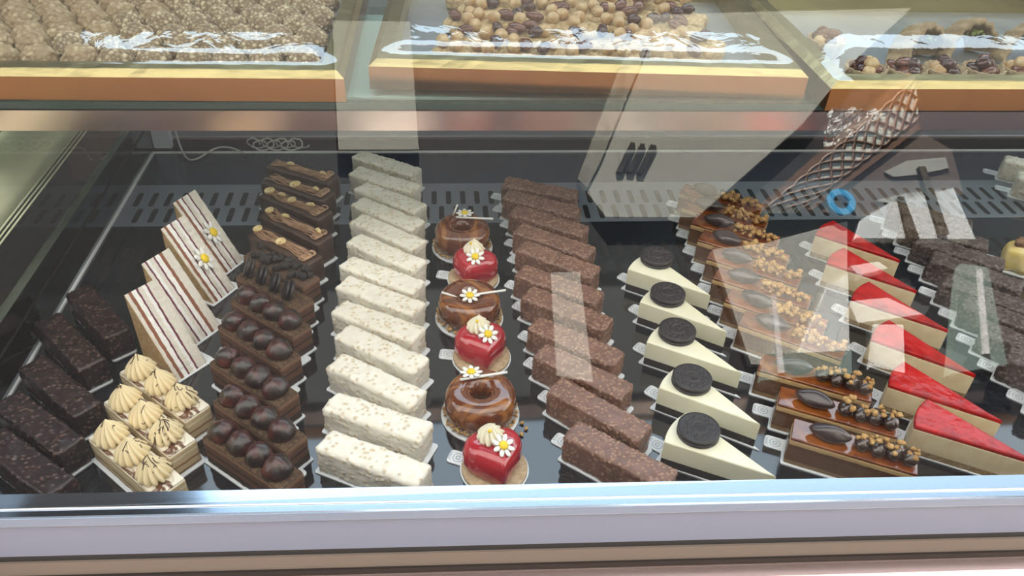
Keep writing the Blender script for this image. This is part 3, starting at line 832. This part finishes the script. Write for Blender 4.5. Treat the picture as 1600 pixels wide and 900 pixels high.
for i, (x, y, a) in enumerate(OREO):
    o = ORD[4 - i]
    ra = radians(a); dx, dy = CK[i][0] - x, CK[i][1] - y
    lx, ly = dx * cos(ra) + dy * sin(ra), -dx * sin(ra) + dy * cos(ra)
    kit = [('crumb_base', cbase, (0, 0, 0), R0), ('cream_layer', ctop2, (0, 0, 0), R0), ('cookie', COOK, (lx, ly, .0362), (0, 0, i * .8), [('cookie_filling', CFILL, (0, 0, 0), R0)])]
    spawn(kit, 'cookie_cheesecake', (x, y, CT), ra, f'white cheesecake wedge topped with a black cookie, {o} from the front rail', 'cake', 'cheesecake wedges with black cookies')
    put_card(wcard, (x, y), ra, f'the {o} black-cookie cheesecake wedge from the front rail')
STRAW = [(0.6414, 0.8713, -49.8), (0.6305, 0.8007, -48.2), (0.631, 0.7194, -48.1), (0.6205, 0.6382, -48.4), (0.6098, 0.5651, -44.3), (0.6122, 0.5067, -41.1)]
sp_ = wedge_poly(.118, 13.)
s0 = MB().prism(sp_, 0, .008, 0, None, .0008).mesh('crumb_base', M['crumb_base'], False)
s1 = MB().prism(wedge_poly(.1184, 13.05), .0076, .035, 0, None, .001).mesh('cream_layer', M['straw_cream'], False)
s2 = MB().prism(wedge_poly(.1186, 13.08), .0348, .0405, 0, None, .0018).mesh('strawberry_glaze', M['straw_glaze'], False)
swcard = wedge_card(.118, 13.)
for i, (x, y, a) in enumerate(STRAW):
    o = ORD[5 - i]
    spawn([('crumb_base', s0, (0, 0, 0), R0), ('cream_layer', s1, (0, 0, 0), R0), ('strawberry_glaze', s2, (0, 0, 0), R0)], 'strawberry_cheesecake', (x, y, CT), radians(a), f'cheesecake wedge with glossy red strawberry glaze, {o} from the front rail', 'cake', 'strawberry cheesecake wedges')
    put_card(swcard, (x, y), radians(a), f'the {o} strawberry cheesecake wedge from the front rail')

# ------------------------------------------------------------------ caramel cakes with crumble
PECAN = [(0.4361, 1.0470, -31), (0.4282, 1.0030, -32), (0.4301, 0.9569, -32), (0.4278, 0.9108, -33), (0.4283, 0.8654, -33), (0.4236, 0.8184, -34), (0.4247, 0.7682, -34), (0.4288, 0.7204, -34), (0.4283, 0.6449, -27), (0.4323, 0.59, -26), (0.4292, 0.54, -26)]
pcl = layered('caramel_cake_layers', 2, [(0, (.33, .20, .10)), (.006, (.16, .075, .035)), (.0235, (.13, .055, .025)), (.029, (.55, .36, .17))], wob=.0008)
pb = rbox('caramel_cake', .126, .032, .035, .0014, .003, pcl, lambda p, n: (noise.noise(p * 130) * .0005, 0))
ptop = MB().prism(roundpoly([(-.063, -.016), (.063, -.016), (.063, .016), (-.063, .016)], .002), 0, .0035, 0, None, .0012).mesh('caramel_glaze', M['caramel'], False)
def quen_mb(seed):
    b = MB(); n, m = 24, 26; V = []; F = []
    for j in range(m + 1):
        t = j / m; w = sin(pi * min(max(t, .001), .999)) ** .62
        for k in range(n):
            th = 2 * pi * k / n
            q = 1 + .07 * sin(3 * th + t * 5 + seed)
            V.append((-.022 + .044 * t, .0105 * w * q * cos(th), .0085 + .0095 * w * q * sin(th)))
    for j in range(m):
        for k in range(n): F.append((j * n + k, (j + 1) * n + k, (j + 1) * n + (k + 1) % n, j * n + (k + 1) % n))
    return b.add(V, [f[::-1] for f in F])
QM = [quen_mb(s).mesh('chocolate_quenelle', M['choc_quenelle']) for s in (0, 2)]
def crumble_mb(seed, n=46):
    rnd = random.Random(seed); b = MB()
    for _ in range(n):
        px = rnd.uniform(0, .060); py = rnd.gauss(0, .0055); r = rnd.uniform(.002, .0042)
        b.ball((px, max(-.0105, min(.0105, py)), rnd.uniform(.002, .010)), (r * rnd.uniform(.8, 1.3), r, r * rnd.uniform(.7, 1.1)), 8, 0, None, .55, rnd.random() * 50)
    return b
CRM = [crumble_mb(s).mesh('nut_crumble', M['crumble']) for s in (5, 6, 7)]
CRS = [crumble_mb(s, 20).mesh('nut_crumble', M['crumble']) for s in (8, 9)]
CHB = MB()
for k in range(4): CHB.ball((.012 + .0155 * k, .001 * (-1) ** k, .006), (.0085, .0105, .0085), 16, 0, None, .1, k)
CHB = CHB.mesh('chocolate_blobs', M['choc_gloss'])
WR = MB()
def wall(b, p, q, z0, z1, nrm):
    n = 10; V = []; F = []
    for j in range(n + 1):
        t = j / n; x_ = p[0] + (q[0] - p[0]) * t; y_ = p[1] + (q[1] - p[1]) * t
        o = .0007 * sin(t * 17 + p[0] * 90)
        V += [(x_ + nrm[0] * o, y_ + nrm[1] * o, z0), (x_ + nrm[0] * (o + .0008), y_ + nrm[1] * (o + .0008), z1)]
    for j in range(n): F.append((2 * j, 2 * j + 2, 2 * j + 3, 2 * j + 1))
    b.add(V, F)
a_, b_ = .0645, .0167
wall(WR, (-a_, -b_), (a_, -b_), .0005, .043, (0, -1)); wall(WR, (a_, -b_), (a_, b_), .0005, .043, (1, 0))
wall(WR, (a_, b_), (-a_, b_), .0005, .043, (0, 1)); wall(WR, (-a_, b_), (-a_, -b_), .0005, .043, (-1, 0))
WRM = WR.mesh('acetate_wrap', M['wrap'], False, False)
pcard = rect_card(.126, .034)
for i, (x, y, a) in enumerate(PECAN):
    o = ORD[10 - i]
    kit = [('cake_body', pb, (0, 0, 0), R0), ('caramel_glaze', ptop, (0, 0, .0348), R0), ('chocolate_quenelle', QM[i % 2], (-.026, 0, .0375), (0, 0, .15 * (i % 3 - 1)))]
    if i >= 8:
        kit += [('chocolate_blobs', CHB, (-.005, 0, .038), R0), ('nut_crumble', CRS[i % 2], (0, 0, .047), R0)]
    else:
        kit.append(('nut_crumble', CRM[i % 3], (0, 0, .038), R0))
    kit.append(('acetate_wrap', WRM, (0, 0, 0), R0))
    spawn(kit, 'caramel_cake', (x, y, CT), radians(a), f'caramel cake with chocolate oval and nut crumble, {o} from the front rail', 'cake', 'caramel crumble cakes')
    put_card(pcard, (x, y), radians(a), f'the {o} caramel crumble cake from the front rail')

# yellow cake at the edge of the picture
ycb = rbox('yellow_cake', .10, .036, .040, .010, .003, M['yellowcake'], lambda p, n: (noise.noise(p * 50) * .002 + .0012 * sin(p.x * 260 + p.z * 100), 0))
ytp = rbox('toasted_topping', .088, .022, .010, .004, .003, M['toast'], lambda p, n: (noise.noise(p * 110) * .0022, 0))
spawn([('cake_body', ycb, (0, 0, 0), R0), ('toasted_topping', ytp, (0, 0, .0385), R0)], 'yellow_mousse_cake', (.872, .886, CT), radians(-34), 'folded yellow cake with dark toasted topping behind the cocoa bars', 'cake')
put_card(rect_card(.10, .036), (.872, .886), radians(-34), 'the folded yellow cake')

# ------------------------------------------------------------------ gold trays on the glass shelf
def tray(name, x0, x1, y0, y1, a, label, face_h=.028):
    """x0..x1, y0..y1 in the tray's own frame, its front left bottom corner at the origin"""
    W, D = x1, y1
    t = thing('gold_tray', (x0, y0, ZS), a, label, 'tray', 'gold card trays')
    # outer walls, folded rim sloping in, floor
    h, rw, rd = face_h, .026, .010
    o = [(0, 0), (W, 0), (W, D), (0, D)]; i_ = [(rw, rw), (W - rw, rw), (W - rw, D - rw), (rw, D - rw)]
    b = MB(); v = [(p[0], p[1], 0) for p in o] + [(p[0], p[1], h) for p in o]
    b.add(v, [(k, (k + 1) % 4, 4 + (k + 1) % 4, 4 + k) for k in range(4)])
    link('outer_wall', b.mesh('outer_wall', M['gold_face'], False), t)
    b = MB()
    n = 40
    def edge(p, q, r, s):
        V = []; F = []
        for k in range(n + 1):
            u = k / n; a1 = Vector(p).lerp(Vector(q), u); b1 = Vector(r).lerp(Vector(s), u)
            for w, z in ((0, h), (.35, h + .007), (1, h + rd - .002), (1.02, .004)):
                P = a1.lerp(b1, w); wob = .0007 * noise.noise(Vector((P.x * 70, P.y * 70, w * 2)))
                V.append((P.x, P.y, z + (wob if w else 0)))
        for k in range(n):
            for m in range(3): F.append((k * 4 + m, (k + 1) * 4 + m, (k + 1) * 4 + m + 1, k * 4 + m + 1))
        b.add(V, F)
    for k in range(4): edge(o[k], o[(k + 1) % 4], i_[k], i_[(k + 1) % 4])
    link('folded_rim', b.mesh('folded_rim', M['gold'], False), t)
    link('tray_floor', MB().box(.002, W - .002, .002, D - .002, .0005, .004).mesh('tray_floor', M['silver'], False), t)
    return t
def film(x0, y0, a, W, D, label, seed, z0, bulge, fw=.07, ys=.020, yl=.017, hs=.5):
    n, m = 90, 64; V = []; F = []
    for j in range(m + 1):
        for i in range(n + 1):
            u, w = i / n, j / m; x_, y = .004 + (W - .008) * u, .002 + (D - .004) * w
            e = min(1., min(x_, W - x_) / .05) ; f = min(1., y / fw)
            q = Vector((x_ * 9 + seed * 11, y * 9, seed))
            wv = noise.noise(q) * .5 + noise.noise(q * 2.3) * .25
            k = min(e * 1.2, f, 1.)
            pr_ = 0. if y < ys else (hs * (y - ys) / yl if y < ys + yl else (hs + (1 - hs) * min(1., (y - ys - yl) / (fw * .72))))
            z = z0 + bulge * pr_ * (sin(min(1, e) * pi / 2)) + k * (.0024 * wv) + (.0006 * noise.noise(Vector((x_ * 60, y * 25, seed))))
            V.append((x_, y, z))
    for j in range(m):
        for i in range(n): F.append((j * (n + 1) + i, j * (n + 1) + i + 1, (j + 1) * (n + 1) + i + 1, (j + 1) * (n + 1) + i))
    o = link('plastic_film', new_mesh('plastic_film', V, F, M['film']), None, (x0, y0, ZS), a)
    return tag(o, label, 'plastic wrap', 'clear films over the gold trays')
def hanging_fold():
    rn = random.Random(4); V = []; F = []; n, m = 26, 12
    for j in range(m + 1):
        for i in range(n + 1):
            u, w = i / n, j / m
            q = Vector((u * 5, w * 3, 1.7))
            V.append((.004 + .085 * u * (1 - .45 * w) + .006 * noise.noise(q * 2), -.003 - .010 * w + .006 * noise.noise(q * 1.7), .004 - .044 * w * (1 - .6 * u * u) + .004 * noise.noise(q * 2.6)))
    for j in range(m):
        for i in range(n): F.append((j * (n + 1) + i, j * (n + 1) + i + 1, (j + 1) * (n + 1) + i + 1, (j + 1) * (n + 1) + i)[::-1])
    return new_mesh('film_fold', V, F, M['film'], None, False)
def loc2(t, p):
    a = t[2]; return (t[0] + p[0] * cos(a) - p[1] * sin(a), t[1] + p[0] * sin(a) + p[1] * cos(a))
ZS += .0006
TL = (-.64, .887, radians(-.4)); TLW = .533
TM = (-.082, .9215, radians(-2.9)); TMW = .530
TR = (.462, .862, radians(.2)); TRW = .56
TD = .385
tray('gold_tray', TL[0], TLW, TL[1], TD, TL[2], 'gold foil tray packed with nut-coated truffle balls')
tray('gold_tray', TM[0], TMW, TM[1], TD, TM[2], 'gold foil tray of crumb biscuits topped with mixed nuts')
tray('gold_tray', TR[0], TRW, TR[1], TD, TR[2], 'gold foil tray with nut tartlets and shell biscuits')
film(*TL, TLW, TD, 'clear film stretched over the tray of truffle balls', 1, .037, .016)
film(*TM, TMW, TD, 'clear film stretched over the tray of nut-topped biscuits', 2, .037, .016)
ft_ = film(*TR, TRW, TD, 'clear film stretched over the tray of nut tartlets', 3, .037, .030, .045, .003, .045, .8)

link('film_fold', hanging_fold(), ft_)
def truffle_mesh(seed, m, flaky):
    bm = bmesh.new(); bmesh.ops.create_icosphere(bm, subdivisions=5, radius=1.)
    off = Vector((seed * 4.1, seed * 2.2, seed)); A = []
    R = .0205
    for v in bm.verts:
        d = v.co.normalized(); q = d * R + off
        cell = .0056 if not flaky else .0075
        ds, pts = noise.voronoi(q / cell); gap = (ds[1] - ds[0])
        t = min(1., gap * (2.2 if not flaky else 1.2))
        amp = .0026 if not flaky else .0026
        hgt = noise.cell(pts[0] * 37.7)
        tilt = (q / cell - pts[0]).dot(Vector((hgt, noise.cell(pts[0] * 11.3), noise.cell(pts[0] * 71.1)))) if flaky else 0
        r = R * .93 + amp * (sqrt(t) * (.8 + .4 * hgt)) + (tilt * .0022 if flaky else 0)
        v.co = d * r; v.co.z *= .93
        A.append(min(1., t * (.75 + .5 * hgt)))
    me = bpy.data.meshes.new('truffle'); bm.to_mesh(me); bm.free(); me.materials.append(m)
    me.polygons.foreach_set('use_smooth', [True] * len(me.polygons))
    at_ = me.attributes.new('nut', 'FLOAT', 'POINT'); at_.data.foreach_set('value', A)
    return me
TRC = [truffle_mesh(s, M['truffle'], False) for s in (1, 2)]
TRF = [truffle_mesh(s, M['flake'], True) for s in (3, 4)]
rnd = random.Random(5)
rown = ['front', 'second', 'third', 'fourth', 'fifth', 'sixth', 'seventh']
for r in range(7):
    n = 11; k = 0
    for c in range(n):
        lx = TLW - .052 - .0425 * c - (.021 if r % 2 else 0) + rnd.uniform(-.001, .001)
        ly = .050 + .0385 * r + rnd.uniform(-.002, .002)
        if lx < .056 or ly > TD - .045: continue
        flaky = c > 5 + (r % 2) * .5 - (1 if r == 0 else 0) - r * .3 + 1
        x, y = loc2(TL, (lx, ly))
        o = link('truffle_ball', (TRF if flaky else TRC)[rnd.randrange(2)], None, (x, y, ZS + .004 + (.0228 if flaky else .0208) + (.002 if r % 2 else 0)), 0, (rnd.uniform(-.5, .5), rnd.uniform(-.5, .5), rnd.uniform(0, 6)))
        tag(o, f'{"almond-flake" if flaky else "chopped-nut"} truffle ball, {ORD[k]} in the {rown[r]} row counted from the nut biscuit tray', 'truffle', 'truffle balls on the gold tray')
        k += 1

# crumb biscuits with mixed nuts
def biscuit_mesh(seed):
    return rbox('crumb_biscuit', .078, .044, .019, .007, .0022, M['biscuit'], lambda p, n: (noise.noise((p + Vector((seed * 3., 0, 0))) * 130) * .0022 + noise.noise((p + Vector((0, seed * 3., 0))) * 340) * .0013, 0))
BSC = [biscuit_mesh(s) for s in (1, 2, 3)]
HZ = MB().ball((0, 0, 0), (.0092, .0086, .0084), 16, jit=.12, seed=1).mesh('hazelnut', M['hazel'])
AL = MB().ball((0, 0, 0), (.0135, .0084, .0064), 16, jit=.1, seed=2).mesh('almond', M['almond'])
DN = MB().ball((0, 0, 0), (.0100, .0078, .0072), 16, jit=.22, seed=3).mesh('glazed_nut', M['darknut'])
for r in range(5):
    for c in range(6):
        lx = .122 + .070 * c + (.018 if r % 2 else 0) - (.010 if r == 0 else 0); ly = .073 + .055 * r
        if lx > TMW - .075 or ly > TD - .07: continue
        x, y = loc2(TM, (lx, ly)); a = radians(rnd.uniform(-42, -22))
        kit = [('crumb_biscuit', BSC[rnd.randrange(3)], (0, 0, 0), R0)]
        for k in (0, 1, 3, 4, 5, 2)[:rnd.choice((4, 5, 5, 6))]:
            kd = rnd.choice([0, 0, 0, 1, 1, 2]); nmn = ('hazelnut', 'almond', 'glazed_nut')[kd]
            px = -.026 + .025 * (k % 3) + (.008 if k > 2 else 0) + rnd.uniform(-.005, .005); py = (-.0095 if k < 3 else .0105) + rnd.uniform(-.003, .003)
            kit.append((nmn, (HZ, AL, DN)[kd], (px, py, .0245 + rnd.uniform(0, .003)), (rnd.uniform(-.3, .3), rnd.uniform(-.3, .3), rnd.uniform(0, 6))))
        spawn(kit, 'nut_biscuit', (x, y, ZS + .0046), a, f'nut-topped crumb biscuit, {ORD[c]} in the {rown[r]} row counted from the truffle tray', 'biscuit', 'nut-topped biscuits on the gold tray')

# tartlets and shell biscuits
def tart_mesh():
    b = MB(); prof = [(.014, 0), (.0185, .007), (.0230, .018), (.0252, .027), (.0232, .0275), (.020, .020), (.014, .015)]
    return b.lathe(prof, 72, 0, None, lambda th, t: 1 + (.055 * sin(th * 14)) * (1 if t < .75 else .3)).mesh('tart_shell', M['shellcake'])
TART = tart_mesh()
def shell_mesh():
    """half-open scallop: a fluted dome opening towards -y"""
    b = MB(); n, m = 60, 18; V = []; F = []
    for lay, s in ((0, 1.), (1, .84)):
        for j in range(m + 1):
            ph = (pi * .60) * j / m
            for k in range(n + 1):
                th = pi * k / n
                rr = s * (1 + .045 * sin(th * 15) * sin(ph)) * .046
                V.append((rr * cos(th) * sin(ph * .5 + pi * .2), rr * cos(ph * .8) * .9 - .004, rr * sin(th) * sin(ph * .5 + pi * .2) * 1.05))
    w = (m + 1) * (n + 1)
    for lay in (0, 1):
        for j in range(m):
            for k in range(n):
                q = lay * w + j * (n + 1) + k; F.append((q, q + 1, q + n + 2, q + n + 1))
    for k in range(n):
        q = m * (n + 1) + k; F.append((q, q + 1, w + q + 1, w + q)); F.append((k, k + 1, w + k + 1, w + k))
    return b.add(V, F).mesh('shell', M['shellcake'])
SHELL = shell_mesh()
TP = [(.070, .060), (.122, .059), (.174, .059), (.226, .060), (.060, .160)]
for i, (lx, ly) in enumerate(TP + [(.278, .060), (.330, .059)]):
    x, y = loc2(TR, (lx, ly)); kit = [('tart_shell', TART, (0, 0, 0), R0)]
    for k in range(8):
        kd = rnd.choice([0, 1, 1, 2, 2]); th = k * 2.4; rr = .005 + .0018 * k if k < 7 else 0
        kit.append((('hazelnut', 'almond', 'glazed_nut')[kd], (HZ, AL, DN)[kd], (min(rr, .0135) * cos(th), min(rr, .0135) * sin(th), .0245 + (.008 if k in (0, 1, 7) else 0)), (rnd.uniform(-.4, .4), rnd.uniform(-.4, .4), rnd.uniform(0, 6))))
    lab = 'fluted nut tartlet alone behind the front row near the tray corner' if i == 4 else f'fluted nut tartlet, {ORD[i if i < 4 else i - 1]} in the front row from the nut biscuit tray'
    spawn(kit, 'nut_tartlet', (x, y, ZS + .0046), rnd.uniform(0, 6), lab, 'tartlet', 'nut tartlets on the gold tray')
for i, (lx, ly, a) in enumerate([(.190, .130, .5), (.268, .150, .3), (.345, .135, 0.1)]):
    x, y = loc2(TR, (lx, ly))
    kit = [('shell', SHELL, (0, 0, .008), (radians(-12), 0, 0))]
    pc = MB()
    for k in range(16): pc.ball((rnd.uniform(-.012, .012), rnd.uniform(-.004, .012), .034 + rnd.uniform(0, .006)), rnd.uniform(.0012, .0024), 6, 0, None, .4, k)
    kit.append(('pistachio_crumb', pc.mesh('pistachio_crumb', M['pist']), (0, 0, 0), R0))
    spawn(kit, 'shell_biscuit', (x, y, ZS + .004), a, f'large ribbed shell biscuit behind the tartlets, {ORD[i]} counted from the nut biscuit tray', 'biscuit', 'shell biscuits on the gold tray')

# ------------------------------------------------------------------ cables in the rear corner
def smooth_pts(pts, n=8):
    out = []; P = [Vector(p) for p in pts]
    for k in range(len(P) - 1):
        p0, p1, p2, p3 = P[max(k - 1, 0)], P[k], P[k + 1], P[min(k + 2, len(P) - 1)]
        for j in range(n):
            t = j / n
            out.append(.5 * ((2 * p1) + (p2 - p0) * t + (2 * p0 - 5 * p1 + 4 * p2 - p3) * t * t + (3 * p1 - p0 - 3 * p2 + p3) * t ** 3))
    return out + [P[-1]]
cb = MB().tube(smooth_pts([(-.452, YB + .026, .075), (-.450, YB + .020, .03), (-.430, YB - .02, .006), (-.41, YB - .03, .005), (-.385, YB + .004, .0075), (-.36, YB + .006, .008), (-.335, YB - .01, .006)]), .0016, 8)
tag(link('cable', cb.mesh('cable', M['cable'])), 'thin white cable running from the corner bracket along the rear edge', 'cable')
co_ = []
for t in range(150):
    a = t / 150 * 2 * pi * 7
    co_.append((-.325 + .085 * t / 150 + .014 * cos(a), YB + .012 + .006 * sin(a * .5), .0105 + .009 * sin(a) + .0012 * (t % 7) * .2))
tag(link('coiled_cable', MB().tube(co_, .0013, 7).mesh('coiled_cable', M['cable'])), 'bundle of coiled white wire lying behind the rear edge', 'cable')
part('sensor_clip', lt, M['greyledge'])

# ------------------------------------------------------------------ the place around: shop behind, street side in front, two added light blockers
struct('floor', MB().box(-9, 9, -8, 4, -.87, -.85), M['tile'])
struct('wall_back', MB().box(-5, 5, 2.4, 2.5, -.85, 1.45), M['interior'])
YF = -3.5
struct('sky_block', MB().box(-3.2, -.72, 1.45, 1.6, -.85, 3.4), M['interior'])  # unseen dark slab added to darken the rail's mirrored end
struct('wall_street', MB().box(-9, 10, YF - .3, YF, -.85, 5.2), M['facade'])
def relief(name, polys, m, d=.06):
    b = MB()
    R = Matrix(((1, 0, 0, 0), (0, 0, -1, YF), (0, 1, 0, 0), (0, 0, 0, 1)))
    for p in polys:
        ar = sum(p[k - 1][0] * p[k][1] - p[k][0] * p[k - 1][1] for k in range(len(p)))
        q = p if ar > 0 else p[::-1]
        b.prism(q, -d, 0.001, 0, Matrix(((1, 0, 0, 0), (0, 0, -1, YF), (0, 1, 0, 0), (0, 0, 0, 1))))
    return struct(name, b, m)
# sunlit street side opposite the counter; it is what the slanted glass mirrors
relief('trim_1', [[(1.59, 4.15), (1.22, 3.39), (0.93, 2.72), (1.1, 2.43), (1.72, 2.42), (2.61, 3.17), (3.13, 3.74), (3.71, 4.25)], [(-0.76, 4.06), (-0.68, 2.96), (-0.14, 2.96), (-0.2, 4.06)]], M['beige'], .05)
relief('trim_2', [[(1.44, 3.91), (1.28, 3.56), (0.93, 2.72), (0.99, 2.65), (1.1, 2.85), (1.55, 3.85)]], mat('carved_plaster', (.26, .24, .19), .9, col2=(.36, .34, .27), scale=14), .06)
relief('trim_3', [[(1.2, 2.77), (1.24, 2.76), (1.36, 3.0), (1.33, 3.01)], [(1.27, 2.77), (1.31, 2.76), (1.43, 2.99), (1.4, 3.0)], [(1.34, 2.76), (1.38, 2.75), (1.51, 2.98), (1.47, 2.99)]], M['facade'], .065)
relief('trim_4', [[(2.12, 2.46), (2.2, 2.46), (3.57, 3.57), (3.52, 3.63)], [(2.46, 2.46), (2.53, 2.46), (3.48, 3.12), (3.49, 3.18)]], M['woodb'], .064)
LQ = [(2.2, 2.47), (3.56, 3.56), (3.49, 3.2), (2.47, 2.47)]
relief('trim_5', [LQ], M['palelat'], .06)
lb = MB()
def lq(u, v):
    a = Vector(LQ[0]).lerp(Vector(LQ[1]), u); b = Vector(LQ[3]).lerp(Vector(LQ[2]), u); p = a.lerp(b, v); return (p.x, YF + .058, p.y)
for fam in (0, 2, 4):
    for sgn in (1, -1):
        pts = [lq(t / 40, min(1, max(0, .5 + sgn * .5 * sin(t / 40 * pi * 4 + fam * pi / 3)))) for t in range(41)]
        lb.tube(pts, .013, 6)
tag(link('trim_6', lb.mesh('trim_6', M['woodb'])), kind='structure')
relief('trim_7', [[(2.53, 2.46), (3.47, 3.11), (3.68, 2.95), (3.67, 2.58), (2.87, 2.41)]], M['brownsof'], .05)
relief('trim_8', [[(3.12, 2.76), (3.31, 2.85), (3.61, 2.88), (3.61, 2.79), (3.38, 2.74), (3.18, 2.72)], [(3.0, 2.53), (3.25, 2.59), (3.49, 2.61), (3.37, 2.54), (3.18, 2.5)]], M['greywall'], .06)
relief('trim_9', [[(2.86, 2.38), (3.08, 2.5), (3.59, 2.62), (3.64, 2.22), (2.79, 2.24)]], M['whitewall'], .07)
relief('trim_10', [[(3.36, 2.78), (3.41, 2.78), (3.44, 2.25), (3.37, 2.24)], [(3.15, 2.54), (3.19, 2.54), (3.22, 2.22), (3.14, 2.21)]], M['trunkm'], .10)
relief('trim_11', [[(1.79, 2.18), (2.16, 2.22), (2.77, 2.38), (2.54, 1.33), (1.92, 1.38)]], M['greywall'], .05)
relief('trim_12', [[(2.51, 1.88), (2.67, 1.97), (2.54, 1.32), (2.18, 1.36)]], M['whitewall'], .08)
relief('trim_13', [[(3.47, 2.03), (3.65, 2.0), (3.58, 1.32), (3.19, 1.27)], [(2.01, 1.43), (2.57, 1.44), (2.54, 1.29), (1.95, 1.26)]], M['greenglaze'], .09)
relief('trim_14', [[(3.56, 1.98), (3.59, 1.98), (3.47, 1.39), (3.43, 1.39)], [(2.11, 1.82), (2.14, 1.82), (2.1, 1.3), (2.06, 1.3)]], M['whitewall'], .11)
relief('trim_15', [[(0.7, 2.03), (0.89, 2.03), (0.91, 1.29), (0.69, 1.34)]], M['greywall'], .05)
relief('trim_16', [[(2.69, 2.02), (2.89, 2.05), (2.94, 2.0), (2.73, 1.95)], [(2.62, 1.77), (2.89, 1.79), (3.1, 1.67), (2.65, 1.62)], [(2.75, 1.61), (2.95, 1.6), (2.88, 1.28), (2.68, 1.33)]], M['whitewall'], .10)
rg = MB(); V_ = []; F_ = []
for k in range(40):
    a = 2 * pi * k / 40
    for r_ in (.055, .10):
        for dz in (0, .03): V_.append((2.745 + r_ * cos(a), YF + .05 + dz, 2.515 + r_ * sin(a) * 1.0))
for k in range(40):
    p, q = 4 * k, 4 * ((k + 1) % 40)
    F_ += [(p + 1, q + 1, q + 3, p + 3), (p, p + 2, q + 2, q), (p + 2, p + 3, q + 3, q + 2), (p, q, q + 1, p + 1)]
tag(link('trim_17', rg.add(V_, F_).mesh('trim_17', M['blue'], False)), kind='structure')
struct('sun_block', MB().box(-3.5, 4.5, .80, 2.05, 2.4, 2.5), M['interior'])  # unseen slab added to keep direct sun off the counter

# ------------------------------------------------------------------ light: open sky, sun from behind the shop on the street side, added fill under the shelf
w = bpy.data.worlds.new('sky'); scene.world = w; w.use_nodes = True
wn = w.node_tree.nodes; wl = w.node_tree.links
bg = wn['Background']; bg.inputs['Strength'].default_value = 3.5
tcw = wn.new('ShaderNodeTexCoord'); spw = wn.new('ShaderNodeSeparateXYZ'); wl.new(tcw.outputs['Generated'], spw.inputs[0])
rw_ = wn.new('ShaderNodeValToRGB')
rw_.color_ramp.elements[0].position = 0.; rw_.color_ramp.elements[0].color = (1., .97, .92, 1)
rw_.color_ramp.elements[1].position = .75; rw_.color_ramp.elements[1].color = (.62, .82, 1., 1)
wl.new(spw.outputs['Y'], rw_.inputs['Fac']); wl.new(rw_.outputs['Color'], bg.inputs['Color'])
su = bpy.data.lights.new('sun', 'SUN'); su.energy = 75; su.angle = .01; su.color = (1, .95, .86)
so = bpy.data.objects.new('sun', su); C.objects.link(so)
so.rotation_euler = (radians(-15), 0, 0)      # 75 degrees high, shining towards the street

la = bpy.data.lights.new('shelf_fill', 'AREA'); la.shape = 'RECTANGLE'; la.size = 1.85; la.size_y = .29; la.energy = .8; la.color = (.97, 1, .90)  # added fill that brightens the rear of the deck
lo_ = bpy.data.objects.new('shelf_fill', la); C.objects.link(lo_); lo_.location = (.48, 1.07, ZS - .0135)
scene.cycles.max_bounces = 10
scene.cycles.transparent_max_bounces = 20
scene.cycles.caustics_reflective = False; scene.cycles.caustics_refractive = False
scene.view_settings.view_transform = 'Standard'
scene.view_settings.look = 'None'
scene.view_settings.exposure = 0.0
scene.view_settings.gamma = 1.0
